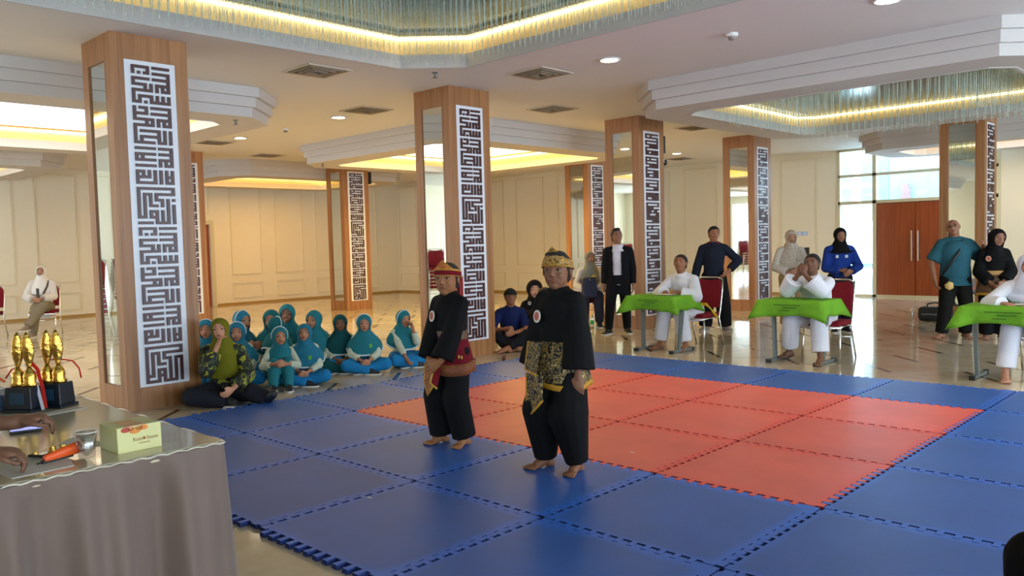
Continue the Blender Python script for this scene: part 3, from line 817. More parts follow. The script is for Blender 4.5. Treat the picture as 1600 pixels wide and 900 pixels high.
def desk_cloth(x0, x1, y0, y1, zt, label, seed, drop=.17):
    rnd = random.Random(seed); cx, cy = (x0+x1)/2, (y0+y1)/2; a, b = (x1-x0)/2+.008, (y1-y0)/2+.008
    per = []
    N = 16
    for (p, q) in (((-a, -b), (a, -b)), ((a, -b), (a, b)), ((a, b), (-a, b)), ((-a, b), (-a, -b))):
        for k in range(N): per.append((p[0]+(q[0]-p[0])*k/N, p[1]+(q[1]-p[1])*k/N, k/N))
    n = len(per); vs = []; fs = []
    vs += [(x*.98, y*.98, .004) for x, y, t in per]
    lv = 5
    ph = rnd.random()*6
    for L in range(lv):
        u = L/(lv-1)
        for i, (x, y, t) in enumerate(per):
            cn = max(0, 1-min(t, 1-t)/.16)
            ox = (1 if abs(x) > a-1e-6 else 0)*(1 if x > 0 else -1); oy = (1 if abs(y) > b-1e-6 else 0)*(1 if y > 0 else -1)
            o = u*(.012+.012*math.sin(i*1.1+ph)+.045*cn**2); dz = u*(drop+.012*math.sin(i*.55+ph)+.05*cn**2)
            nx = ox if ox else 0; ny = oy if oy else 0
            vs.append((x+nx*o+ (x/a)*.03*cn*u, y+ny*o+(y/b)*.03*cn*u, .002-dz))
    for L in range(lv):
        for i in range(n):
            j = (i+1) % n; fs.append((L*n+i, (L+1)*n+i, (L+1)*n+j, L*n+j))
    fs.append(tuple(range(n)))
    o = MB().add(vs, fs).build('table_cloth', M_GREEN, None, True, (cx, cy, zt))
    sm = o.modifiers.new('thick', 'SOLIDIFY'); sm.thickness = .003
    tag(o, label, 'tablecloth', 'green cloths on the judges desks')
    # faint printed lines on the front
    pm = plain('green_print', '#3f6a14', .85)
    w = (x1-x0)
    for (u0, u1, z, h) in ((-.16, .14, -.045, .010), (-.06, .10, -.072, .010), (-.10, .02, -.105, .008)):
        MB().box(u0, u1, -b-.026-.0035*1, -b-.024, z-h/2, z+h/2).build('faded_print', pm, o)
    return o
DZ = .70
for (x0, x1, lb, lc, sd) in ((-.36, .34, 'grey desk of the judge with the yellow belt', 'green cloth on the leftmost judge desk', 1), (1.42, 2.14, 'grey desk of the judge with hands at his mouth', 'green cloth on the middle judge desk', 2), (3.46, 4.2, 'grey desk of the judge in a white headscarf', 'green cloth on the rightmost judge desk', 3)):
    desk(x0, x1, 4.45, 4.93, DZ, lb); desk_cloth(x0, x1, 4.45, 4.93, DZ, lc, sd, .17 if sd < 3 else .16)

# ================================================================== front table with trophies
TZ = .72
def tp(x, y, z=None):
    return (CAM.x+1.0625*(x-CAM.x), CAM.y+1.0625*(y-CAM.y), TZ if z is None else z)
TX0, TX1, TY0, TY1 = .35, 2.955, -3.62, -2.61
tb = empty('skirted_table', ((TX0+TX1)/2, (TY0+TY1)/2, 0)); tag(tb, 'long table with taupe pleated skirt at the lower left', 'table')
ox, oy = tb.location.x, tb.location.y
a, b = (TX1-TX0)/2, (TY1-TY0)/2
t_top = plain('table_film', '#c4b698', .14, var=.05, vscale=4, coat=.25, spec=.4)
bevel(MB().box(-a, a, -b, b, TZ-.03, TZ).build('table_top', t_top, tb), .006)
M_SKIRT = plain('taupe_skirt', '#69564d', .65, var=.06, vscale=3, bump=.15, bscale=9, sheen=.3)
per = []
def addline(p, q, n, nr):
    for k in range(n): per.append((p[0]+(q[0]-p[0])*k/n, p[1]+(q[1]-p[1])*k/n, nr))
addline((-a, b), (-a, -b), 20, (-1, 0)); addline((-a, -b), (a, -b), 50, (0, -1)); addline((a, -b), (a, b), 66, (1, 0)); addline((a, b), (-a, b), 90, (0, 1))
n = len(per); vs = []; fs = []; LV = 9
acc = 0
rs = random.Random(4); ph = [rs.random() for _ in range(n)]
for L in range(LV):
    u = L/(LV-1)
    for i, (x, y, nr) in enumerate(per):
        s = i*.105
        wv = (math.sin(s*2.9)+.55*math.sin(s*5.3+1.0)+.3*math.sin(s*9.1+2))
        o = .006+u*.050+(u**.5)*.040*wv+.006*wv*min(1,u*8)
        cxn = 1 if abs(x) > a-.06 and abs(y) > b-.06 else 0
        vs.append((x+nr[0]*o, y+nr[1]*o, (TZ-.004)*(1-u)+.006))
for L in range(LV-1):
    for i in range(n):
        j = (i+1) % n; fs.append((L*n+i, (L+1)*n+i, (L+1)*n+j, L*n+j))
so = MB().add(vs, fs).build('skirt', M_SKIRT, tb, True); q_ = so.modifiers.new('thick', 'SOLIDIFY'); q_.thickness = .003
q2 = so.modifiers.new('sub', 'SUBSURF'); q2.levels = 1; q2.render_levels = 1
ed = []
for k in range(60):
    t = k/59; ed.append((a+.004, -b+2*b*t, TZ-.006+.003*math.sin(k*1.7)))
for k in range(60):
    t = k/59; ed.append((a-2*a*t, b+.004, TZ-.006+.003*math.sin(k*1.3)))
MB().tube(ed, .0045, 6).build('film_edge', plain('clear_film', '#b5ab98', .08, coat=1.0), tb, True)

M_TROPHY = plain('trophy_gold', (.62, .36, .07), .25, metal=1.0, var=.2, vscale=30, bump=.25, bscale=45)
def trophy(x, y, rz, label, s=1.0):
    r = empty('trophy', tp(x, y), rz); tag(r, label, 'trophy', 'gold twin trophies on the table')
    navy = plain('trophy_base', '#0a1622', .4)
    bevel(MB().box(-.075*s, .075*s, -.062*s, .062*s, 0, .012).build('plinth', navy, r), .003)
    m = MB(); 
    for z, w, d in ((.012, .066, .054), (.105, .058, .046)): pass
    vs = [(sx*w*s, sy*d*s, z) for z, w, d in ((.012, .066, .054), (.108, .060, .048)) for sx, sy in ((-1, -1), (1, -1), (1, 1), (-1, 1))]
    bevel(MB().add(vs, [(3, 2, 1, 0), (4, 5, 6, 7), (0, 1, 5, 4), (1, 2, 6, 5), (2, 3, 7, 6), (3, 0, 4, 7)]).build('base', navy, r), .004)
    MB().box(-.035*s, .035*s, -.0535*s, -.0515*s, .035, .085).build('plate', plain('trophy_plate', '#16384e', .45), r)
    for k, dx in enumerate((-.027, .027)):
        dx *= s
        MB().lathe([(.030*s, .108), (.034*s, .114), (.026*s, .13), (.028*s, .15), (.024*s, .168), (.010*s, .186), (.008*s, .195)], 18, (dx, 0, 0)).build('bell', M_TROPHY, r, True)
        rr = []
        for j in range(11):
            t = j/10; z = .186+.160*t*s; w = (.007+.018*math.sin(min(1, t*1.02)**1.1*PI))*s
            if j == 10: w = .002
            rr.append((V((dx*(1-.2*t), .002*math.sin(t*5), z)), w, w*.45, V((1, .5, 0)).normalized(), V((-.5, 1, 0)).normalized()))
        MB().loft(rr, 12).build('blade', M_TROPHY, r, True)
    return r
trophy(1.928, -2.955, .65, 'gold twin trophy at the left, with white and red ribbon')
trophy(1.927, -2.845, .65, 'gold twin trophy at the right, nearer the column')
def ribbon(name, pts, w, mat, label, cat='ribbon', up=V((0, 0, 1))):
    m = MB(); P = [V(p) for p in pts]; vs = []; fs = []
    for i, p in enumerate(P):
        d = (P[min(i+1, len(P)-1)]-P[max(i-1, 0)]).normalized(); r = V((.72, .69, 0)); r = (r-d*r.dot(d)).normalized()*w/2
        nn = d.cross(r).normalized()*.0012
        vs += [p-r-nn, p+r-nn, p+r+nn, p-r+nn]
    for i in range(len(P)-1):
        a_ = i*4
        for k in range(4): fs.append((a_+k, a_+(k+1) % 4, a_+4+(k+1) % 4, a_+4+k))
    fs += [(3, 2, 1, 0), tuple(len(vs)-4+k for k in range(4))]
    o = m.add(vs, fs).build(name, mat); tag(o, label, cat); return o
M_REDR = cloth('#c0281e', .1); M_WHR = cloth('#d9d9e2', .1)
c1 = V(tp(1.985, -2.905))
ribbon('medal_ribbon', [c1+V((-.045, -.03, .215)), c1+V((-.02, -.01, .18)), c1+V((.0, 0.0, .10)), c1+V((.03, .0, .012))], .016, M_REDR, 'red half of the ribbon draped between the trophies')
ribbon('medal_ribbon', [c1+V((-.06, -.045, .205)), c1+V((-.035, -.025, .16)), c1+V((-.012, -.015, .09)), c1+V((.028, -.01, .006))], .013, M_WHR, 'white half of the ribbon draped between the trophies')
c2 = V(tp(1.93, -2.80))
for k, (pts, lb) in enumerate([([(-.05, -.06, .205), (-.02, -.02, .21), (.03, .025, .2), (.05, .045, .165), (.055, .05, .12)], 'thin red ribbon looped at the right trophy'), ([(-.12, -.155, .18), (-.14, -.175, .17), (-.165, -.195, .13)], 'thin red ribbon at the left trophy')]):
    tag(MB().tube([c2+V(p) for p in pts], .0035, 6).build('thin_ribbon', M_REDR, None, True), lb, 'ribbon')
# snack box
A_, B_, C_ = [V(tp(*p)) for p in ((2.882, -3.005), (3.021, -3.0), (3.031, -2.858))]
bxo = (A_+C_)/2; ang = math.atan2((B_-A_).y, (B_-A_).x)
sb = empty('snack_box', bxo, ang); tag(sb, 'pale yellow cardboard snack box with red and orange print', 'box')
lx, ly, lz = (B_-A_).length/2, (C_-B_).length/2, .088
M_BOX = plain('box_yellow', '#c9c58a', .55, var=.04)
vs = [(x*(1 if z == 0 else .97), y, z) for z in (0, lz) for x, y in ((-lx, -ly), (lx, -ly), (lx, ly), (-lx, ly))]
bevel(MB().add(vs, [(3, 2, 1, 0), (4, 5, 6, 7), (0, 1, 5, 4), (1, 2, 6, 5), (2, 3, 7, 6), (3, 0, 4, 7)]).build('carton', M_BOX, sb), .002)
MB().box(-lx*.6, lx*.975, -ly*.55, ly*.25, lz, lz+.0008).build('lid_print', plain('box_peach', '#d9a070', .55, var=.25, vscale=40), sb)
def text(s, size, loc, rot, mat, parent, name='lettering'):
    cu = bpy.data.curves.new(name, 'FONT'); cu.body = s; cu.size = size; cu.extrude = .0003; cu.align_x = 'CENTER'; cu.materials.append(mat)
    cu.resolution_u = 3
    o = bpy.data.objects.new(name, cu); COL.objects.link(o); o.parent = parent; o.location = loc; o.rotation_euler = rot; TEXTS.append(o); return o
TEXTS = []
M_BROWNP = plain('brown_print', '#8a5a34', .6)
xf = lx*.985+.0012
text('Kutz', .017, (xf, -ly*.10, .035), (PI/2, 0, PI/2), M_BROWNP, sb); text('Stone', .017, (xf, ly*.56, .035), (PI/2, 0, PI/2), M_BROWNP, sb)
MB().tube([(xf-.001, ly*.19, .041), (xf+.0005, ly*.19, .041)], [.005, .005], 10).build('leaf_mark', plain('mark_brown', '#9a4a26', .6), sb)
MB().box(xf-.001, xf+.0004, -ly*.05, ly*.45, .024, .0265).build('small_print', M_BROWNP, sb)
for k, (yy, zz, r_, cc) in enumerate(((-.62, .078, .012, '#b5422e'), (-.42, .080, .010, '#d98a6a'), (-.20, .072, .015, '#c77a2c'), (-.02, .078, .010, '#c9905a'), (.18, .078, .012, '#cf7a30'))):
    MB().loft([(V((lx*.972+.001, ly*yy, zz)), r_*1.3, r_*.75, (0, 1, 0), (0, 0, 1)), (V((lx*.972+.0026, ly*yy, zz)), r_*1.3, r_*.75, (0, 1, 0), (0, 0, 1))], 14).build('food_print', plain('food_'+cc, cc, .6, var=.2, vscale=50), sb)
# clear cup
cp = empty('plastic_cup', tp(2.985, -3.078)); tag(cp, 'clear plastic cup left of the snack box', 'cup')
M_CUP = thin_glass('cup_plastic', (.86, .87, .88), .2)
MB().add(*(lambda pr, n: ([(r*math.cos(2*PI*k/n), r*math.sin(2*PI*k/n), z) for r, z in pr for k in range(n)], [(i*n+k, i*n+(k+1) % n, (i+1)*n+(k+1) % n, (i+1)*n+k) for i in range(len(pr)-1) for k in range(n)]))([(.005, .003), (.026, .003), (.028, .03), (.036, .088), (.034, .088), (.026, .03), (.005, .006)], 22)).build('wall', M_CUP, cp, True)
MB().tube([(.036*math.cos(t*PI/10), .036*math.sin(t*PI/10), .088) for t in range(20)], .0018, 6, closed=True).build('rim', plain('cup_rim', '#d5d3d0', .2), cp, True)
# sheets of paper
M_PAPER = plain('paper', '#d6cfc6', .7, var=.02)
def sheet(pts, label, z=.0, mat=None):
    P = [tp(*p) for p in pts]
    tag(MB().prism([(p[0], p[1]) for p in P], TZ+.0006+z, TZ+.0022+z).build('paper_sheet', mat or M_PAPER), label, 'paper', 'papers on the front table')
sheet([(2.10, -3.01), (2.14, -2.985), (2.10, -2.775), (2.02, -2.795)], 'white sheet in front of the trophies')
sheet([(2.70, -3.07), (2.86, -3.06), (2.84, -2.96), (2.64, -3.0)], 'white sheet behind the plastic cup')
sheet([(2.74, -3.33), (3.07, -3.31), (3.06, -3.14), (2.96, -3.12), (2.78, -3.22)], 'white sheet under the orange stapler')
sheet([(1.86, -2.775), (1.90, -2.765), (1.89, -2.735), (1.85, -2.745)], 'tiny white card right of the trophies')
# phones and stapler
def slab(name, p, q, w, th, mat, label, cat, screen=None, z=.003):
    p, q = V(tp(*p)), V(tp(*q)); d = q-p; L = d.length/2; r = empty(name, (p+q)/2+V((0, 0, z)), math.atan2(d.y, d.x)); tag(r, label, cat)
    bevel(MB().box(-L, L, -w/2, w/2, 0, th).build('body', mat, r), .003, 2)
    if screen: MB().box(-L*.94, L*.94, -w*.44, w*.44, th, th+.0006).build('screen', screen, r)
    return r
slab('smartphone', (2.38, -3.135), (2.405, -3.035), .062, .009, M_BLACKP, 'phone with a lit violet screen', 'phone', emit_mat('phone_glow', '#7d86e8', .55))
slab('smartphone', (2.86, -3.19), (2.79, -3.075), .060, .009, plain('phone_brown', '#3b322b', .2), 'dark phone lying behind the orange stapler', 'phone', plain('phone_screen', '#6b6353', .05, coat=1.0))
p, q = V(tp(2.975, -3.197)), V(tp(2.94, -3.072)); d = q-p; L = d.length
st = empty('stapler', p+V((0, 0, .004)), math.atan2(d.y, d.x)); tag(st, 'orange stapler lying near the table edge', 'stapler')
OR = plain('orange_plastic', '#e2561c', .4)
rr = [(V((L*t, 0, .016+.014*t)), .010+.004*t, .011+.010*math.sin(min(1, t)*PI*.55), V((0, 1, 0)), V((0, 0, 1))) for t in (0, .1, .3, .5, .7, .9, 1.0)]
MB().loft(rr, 12).build('body', OR, st, True)
MB().loft([(V((L*t, 0, .007)), .008, .006, V((0, 1, 0)), V((0, 0, 1))) for t in (-.06, .05, .3, .55, .7)], 8).build('base', M_BLACKP, st, True)
MB().tube([(-.025, 0, .006), (0, 0, .007)], .0028, 6).build('tip', M_BLACKP, st)
# tub with orange ribbons at the left edge
bk = empty('plastic_tub', tp(1.83, -3.055)); tag(bk, 'clear plastic tub at the left edge of the table', 'tub')
M_TUB = thin_glass('tub_plastic', (.62, .68, .78), .25)
MB().add([(sx*w, sy*w, z) for z, w in ((.003, .044), (.10, .052)) for sx, sy in ((-1, -1), (1, -1), (1, 1), (-1, 1))], [(3, 2, 1, 0), (0, 1, 5, 4), (1, 2, 6, 5), (2, 3, 7, 6), (3, 0, 4, 7)]).build('wall', M_TUB, bk)
MB().tube([(-.052, -.052, .10), (.052, -.052, .10), (.052, .052, .10), (-.052, .052, .10)], .003, 6, closed=True).build('rim', plain('tub_rim', '#c9cdd6', .2), bk)
MB().box(-.04, .04, -.04, .04, .006, .07).build('contents', plain('tub_contents', '#8fa0ba', .5, var=.3, vscale=40), bk)
for k in range(4):
    MB().tube([(.01*k-.02, .01*k-.015, .06), (.012*k-.02, .008*k, .12), (.016*k-.02, .012*k-.01, .15), (.02*k-.012, .015*k, .13)], .006, 6).build('orange_strip', OR if k % 2 else plain('orange_yellow', '#e88a22', .5), bk, True)

# floor items by the far column
bg = empty('duffel_bag', (1.62, 9.98, 0), .1); tag(bg, 'black bag on the floor beside the right column', 'bag')
bevel(MB().box(-.24, .24, -.13, .13, 0, .22).build('body', plain('bag_black', '#121214', .7, bump=.4), bg, True), .06, 4)
MB().tube([(-.12, -.05, .2), (-.10, -.05, .27), (0, -.04, .29), (.10, -.05, .27), (.12, -.05, .2)], .012, 8).build('handle', M_BLACKP, bg, True)
MB().box(-.18, .18, -.135, -.128, .10, .115).build('zip', M_GREYMETAL, bg)
wbt = empty('water_bottle', (1.28, 9.95, 0)); tag(wbt, 'clear water bottle standing left of the black bag', 'bottle')
MB().lathe([(.028, 0), (.033, .01), (.033, .13), (.025, .16), (.012, .185), (.012, .19)], 14).build('bottle', thin_glass('bottle_clear', (.85, .88, .9), .25), wbt, True)
MB().lathe([(.014, .188), (.014, .205), (.010, .207)], 12).build('cap', M_WHITEPL, wbt, True)
gb = empty('water_bottle', (-2.42, 6.35, 0)); tag(gb, 'bottle with a green label beside the black sneaker', 'bottle')
MB().lathe([(.03, 0), (.036, .012), (.036, .16), (.026, .20), (.012, .23)], 14).build('bottle', thin_glass('bottle_pale', (.75, .85, .75), .25), gb, True)
MB().lathe([(.037, .07), (.037, .13)], 14).build('label_band', plain('bottle_green', '#2f9a50', .5), gb, True)
# ================================================================== people
BAKE = []
def blob(mb, name, mat, parent, voxel, smooth=2, cut=None):
    o = mb.build(name, mat, parent, True)
    m = o.modifiers.new('remesh', 'REMESH'); m.mode = 'VOXEL'; m.voxel_size = voxel; m.use_smooth_shade = True
    if smooth:
        s = o.modifiers.new('smooth', 'SMOOTH'); s.factor = .5; s.iterations = smooth
    BAKE.append((o, cut)); return o
def bake_all():
    dg = bpy.context.evaluated_depsgraph_get()
    for t in TEXTS:
        me = bpy.data.meshes.new_from_object(t.evaluated_get(dg)); n = link('lettering', me, t.parent, t.location); n.rotation_euler = t.rotation_euler
    for t in TEXTS: bpy.data.objects.remove(t)
    for o, cut in BAKE:
        me = bpy.data.meshes.new_from_object(o.evaluated_get(dg)); me.name = o.data.name
        if cut:
            bm = bmesh.new(); bm.from_mesh(me)
            bad = [v for v in bm.verts if cut(v.co)]
            bmesh.ops.delete(bm, geom=bad, context='VERTS'); bm.to_mesh(me); bm.free()
        if not len(me.materials): me.materials.append(o.data.materials[0])
        me.polygons.foreach_set('use_smooth', [True]*len(me.polygons))
        old = o.data; o.modifiers.clear(); o.data = me
        bpy.data.meshes.remove(old)
        if cut:
            m = o.modifiers.new('thick', 'SOLIDIFY'); m.thickness = .004; m.offset = -1
def ik(a, b, l1, l2, pole):
    a, b = V(a), V(b); d = b-a; L = d.length
    if L > (l1+l2)*.999: b = a+d.normalized()*(l1+l2)*.999; d = b-a; L = d.length
    x = (l1*l1-l2*l2+L*L)/(2*L); hgt = math.sqrt(max(0, l1*l1-x*x)); dn = d.normalized()
    p = V(pole); p = (p-dn*p.dot(dn)).normalized()
    return a+dn*x+p*hgt, b
def skel(h, kind, child=False, lean=0, head=(0, 0, 0), RW=None, LW=None, seat=.42, stance=.06, RP=None, LP=None, knees=None, ankles=None, twist=0, slim=1.0, hs=None):
    S = {'h': h, 'child': child, 'slim': slim}
    hh = (hs or (.172 if child else .144))*h; S['hh'] = hh
    le = math.radians(lean); u = V((0, math.sin(le), math.cos(le))); f = V((0, math.cos(le), -math.sin(le)))
    tl = (.29 if child else .30)*h
    if kind == 'stand': pel = V((0, 0, .53*h))
    elif kind == 'chair': pel = V((0, 0, seat+.065*h))
    elif kind == 'cross': pel = V((0, -.02*h, .085*h)); tl = tl*1.0
    else: pel = V((0, -.02*h, .08*h))
    S['pel'], S['u'], S['f'] = pel, u, f
    nb = pel+u*tl; S['nb'] = nb; S['tl'] = tl; S['x'] = V((1, 0, 0))
    tw = Matrix.Rotation(math.radians(twist), 3, u); sxv = tw @ V((1, 0, 0)); S['sx'] = sxv
    sw = (.090 if child else .104)*h
    S['sh'] = {1: nb-u*.040*h+sxv*sw, -1: nb-u*.040*h-sxv*sw}
    hy, hp, hr = [math.radians(q) for q in head]
    hm = Matrix.Rotation(hy, 3, 'Z') @ Matrix.Rotation(-hp, 3, 'X') @ Matrix.Rotation(hr, 3, 'Y')
    S['hr'], S['hf'], S['hu'] = hm @ V((1, 0, 0)), hm @ V((0, 1, 0)), hm @ V((0, 0, 1))
    S['hc'] = nb+u*((1-.82)*h-hh if child else .028*h)+V((0, .012*h, 0))+S['hu']*hh*.5+S['hf']*hh*.06
    l1, l2 = .172*h, .150*h
    S['el'], S['wr'] = {}, {}
    for s, w, p in ((1, RW, RP), (-1, LW, LP)):
        if w is None: tgt = S['sh'][s]+V((s*.035*h, .02*h, -.31*h)); pole = V((s*.3, -1, 0))
        else: tgt = V((w[0]*h, w[1]*h, w[2]*h)); pole = V((s*.8, -.4, -.5))
        if p: pole = V(p)
        S['el'][s], S['wr'][s] = ik(S['sh'][s], tgt, l1, l2, pole)
    S['hip'], S['kn'], S['an'], S['fd'] = {}, {}, {}, {}
    for s in (1, -1):
        hip = pel+V((s*.052*h, 0, -.015*h)); S['hip'][s] = hip
        if kind == 'stand':
            an = V((s*stance*h, .0, .04*h)); fd = V((s*.28, 1, 0)).normalized()
            if ankles: an = V(ankles[s][0])*h; fd = V(ankles[s][1]).normalized()
            k, an = ik(hip, an, .245*h, .245*h, V((s*.1, 1, 0)))
        elif kind == 'chair':
            k = V((s*.075*h, .25*h, pel.z-.005*h)); an = V((s*.08*h, .24*h, .04*h)); fd = V((s*.2, 1, 0)).normalized()
            if knees: k = V(knees[s])*h
            if ankles: an = V(ankles[s][0])*h; fd = V(ankles[s][1]).normalized()
        elif kind == 'cross':
            k = V((s*.185*h, .17*h, .085*h)); an = V((-s*.02*h, .20*h+s*.035*h, .035*h)); fd = V((-s, .25, 0)).normalized()
            if knees: k = V(knees[s])*h
            if ankles: an = V(ankles[s][0])*h; fd = V(ankles[s][1]).normalized()
        else:
            k = V((s*.07*h, .17*h, .235*h)); an = V((s*.075*h, .27*h, .04*h)); fd = V((s*.15, 1, 0)).normalized()
            if knees: k = V(knees[s])*h
            if ankles: an = V(ankles[s][0])*h; fd = V(ankles[s][1]).normalized()
        S['kn'][s], S['an'][s], S['fd'][s] = k, an, fd
    return S
TOR = [(-.10, .072, .060), (.0, .088, .068), (.3, .080, .060), (.68, .094, .068), (.86, .080, .058), (.95, .055, .046), (1.0, .040, .038)]
def torso(mb, S, inf=0.0, t0=None, t1=1.0, flare=0.0, wide=1.0, n=20):
    h = S['h']; rings = []
    pts = [q for q in TOR if q[0] <= t1+1e-6]
    if t0 is not None and t0 < -.1: pts = [(t0, .086+flare, .074+flare)]+pts
    for t, rx, ry in pts:
        c = S['pel']+S['u']*(S['tl']*t) if t >= 0 else S['pel']+S['u']*(S['tl']*max(t, -.1))+V((0, 0, min(0, t+.1)*S['tl']))
        rings.append((c, (rx*wide*S['slim'])*h+inf, (ry*S['slim'])*h+inf, S['sx'] if t > .4 else S['x'], S['f'] if t > -.01 else V((0, 1, 0))))
    mb.loft(rings, n)
def hand(mb, S, s, curl=.5, dirv=None, nrm=None, det=True):
    h = S['h']; w = S['wr'][s]; d = (w-S['el'][s]).normalized() if dirv is None else V(dirv).normalized()
    n = V(nrm) if nrm is not None else V((-s, 0, 0)); n = (n-d*n.dot(d)).normalized(); a = d.cross(n).normalized()
    k = h*(1.08 if S['child'] else 1.0)
    mb.limb(w, w+d*.02*k, .0165*k, .018*k)
    mb.ell(w+d*.042*k, (.027*k, .0125*k, .032*k), a, n, d)
    ln = (.040, .046, .043, .034)
    for i in range(4):
        o = (i-1.5)*.0142*k; p0 = w+d*.064*k+a*o
        c1 = curl*.9; c2 = curl*2.0
        p1 = p0+(d*math.cos(c1)+n*math.sin(c1))*ln[i]*.55*k; p2 = p1+(d*math.cos(c2)+n*math.sin(c2))*ln[i]*.5*k
        mb.limb(p0, p1, .0058*k, .0055*k, 8); mb.limb(p1, p2, .0055*k, .0048*k, 8)
    t0 = w+d*.026*k-a*.020*k; t1 = t0+(d*.75-a*.62+n*.3).normalized()*.026*k; t2 = t1+(d*.95-a*.1+n*.35*curl).normalized()*.024*k
    mb.limb(t0, t1, .0080*k, .0068*k, 8); mb.limb(t1, t2, .0068*k, .0055*k, 8)
def foot(mb, S, s, bare=True, inf=0.0):
    h = S['h']; an = S['an'][s]; fd = S['fd'][s]; z0 = an.z-.04*h
    side = V((-fd.y, fd.x, 0)).normalized()
    if abs(fd.z) < .3:
        def at(a, b, z): return V((an.x, an.y, z0))+V((fd.x, fd.y, 0)).normalized()*a*h+side*b*h+V((0, 0, z*h))
        mb.ell(at(-.022, 0, .020), (.022*h+inf, .026*h+inf, .020*h), side, V((fd.x, fd.y, 0)).normalized())
        mb.limb(an, at(.045, 0, .024), .024*h+inf, .022*h+inf)
        mb.ell(at(.075, 0, .0145), (.030*h+inf, .036*h+inf, .0145*h), side, V((fd.x, fd.y, 0)).normalized())
        if bare:
            for i in range(5):
                b = (i-2)*.0135*(1 if s > 0 else -1)
                L = .108-.006*abs(i-1) - (.004*i if i > 1 else 0)
                mb.limb(at(.088, b, .010), at(L, b*1.05, .0075), .0070*h, (.0090 if i == 0 else .0060)*h, 8)
    else:
        mb.limb(an, an+fd*.09*h, .026*h+inf, .022*h+inf)
def headgeo(mb, S, ears=True):
    c, r, f, u, k = S['hc'], S['hr'], S['hf'], S['hu'], S['hh']
    mb.ell(c+u*.11*k-f*.05*k, (.365*k, .43*k, .385*k), r, f, u, 20, 14)
    mb.ell(c-u*.13*k+f*.07*k, (.295*k, .305*k, .33*k), r, f, u, 18, 12)
    mb.ell(c-u*.36*k+f*.19*k, (.14*k, .14*k, .115*k), r, f, u)
    mb.limb(c+u*.07*k+f*.345*k, c-u*.095*k+f*.425*k, .035*k, .055*k, 8)
    mb.ell(c-u*.11*k+f*.385*k, (.085*k, .05*k, .045*k), r, f, u)
    for s in (1, -1):
        mb.ell(c+r*s*.15*k-u*.11*k+f*.225*k, (.12*k, .12*k, .12*k), r, f, u)
        mb.ell(c+r*s*.15*k+u*.105*k+f*.315*k, (.12*k, .05*k, .035*k), r, f, u)
        if ears: mb.ell(c+r*s*.365*k-f*.04*k-u*.0*k, (.035*k, .085*k, .125*k), r, (f-r*s*-.3).normalized(), u)
    mb.ell(c-u*.235*k+f*.335*k, (.10*k, .045*k, .045*k), r, f, u)
    nb = S['nb']; mb.limb(nb-S['u']*.03*S['h'], c-u*.26*k-f*.06*k, .035*S['h'] if not S['child'] else .031*S['h'], .26*k)
EYE_W = plain('eye_white', '#8d8076', .4, var=.02); EYE_D = plain('eye_dark', '#17100c', .2)
BROW = plain('brow_hair', '#1c1410', .8)
def face(body, S, lip='#8a4a3c'):
    c, r, f, u, k = S['hc'], S['hr'], S['hf'], S['hu'], S['hh']
    for s in (1, -1):
        e = MB().ell(c+r*s*.15*k+u*.035*k+f*.315*k, (.062*k, .035*k, .026*k), r, f, u, 10, 6).build('eye', EYE_W, body, True)
        MB().ell(c+r*s*.15*k+u*.036*k+f*.336*k, (.036*k, .019*k, .030*k), r, f, u, 8, 6).build('iris', EYE_D, e, True)
        MB().tube([c+r*s*(.07+.045*q)*k+u*(.135+.018*math.sin(q*1.1))*k+f*(.368-.022*q)*k for q in (0, 1, 2, 3.4)], [.012*k, .017*k, .015*k, .006*k], 6).build('eyebrow', BROW, body, True)
        MB().tube([c+r*s*(.09+.04*q)*k+u*(.055+.012*math.sin(q*1.05))*k+f*(.352-.014*q)*k for q in (0, 1, 2, 3)], [.008*k, .013*k, .013*k, .007*k], 5).build('eyelid', BROW, body, True)
    MB().ell(c-u*.222*k+f*.368*k, (.10*k, .024*k, .020*k), r, f, u, 10, 6).ell(c-u*.256*k+f*.362*k, (.085*k, .026*k, .024*k), r, f, u, 10, 6).build('lips', plain('lips_'+lip, lip, .5), body, True)
def hl(S, co):
    d = V(co)-S['hc']; k = S['hh']; return d.dot(S['hr'])/k, d.dot(S['hf'])/k, d.dot(S['hu'])/k
HAIR = plain('black_hair', '#120e0d', .6, var=.3, vscale=40, bump=.8, bscale=120)
def hair(body, S, voxel, style='short', mat=HAIR):
    c, r, f, u, k = S['hc'], S['hr'], S['hf'], S['hu'], S['hh']
    m = MB().ell(c+u*.125*k-f*.055*k, (.395*k, .455*k, .415*k), r, f, u, 20, 14).ell(c-u*.12*k-f*.2*k, (.32*k, .27*k, .22*k), r, f, u)
    if style == 'tuft': m.ell(c+u*.44*k+f*.12*k, (.3*k, .26*k, .12*k), r, f, u)
    def cut(co):
        x, y, z = hl(S, co)
        line = -.27 if y < -.12 else (-.27+(y+.12)/.22*.27 if y < .10 else (0.0+(y-.10)/.22*.27 if y < .32 else .27))
        return z < line
    return blob(m, 'hair', mat, body, voxel, 2, cut)
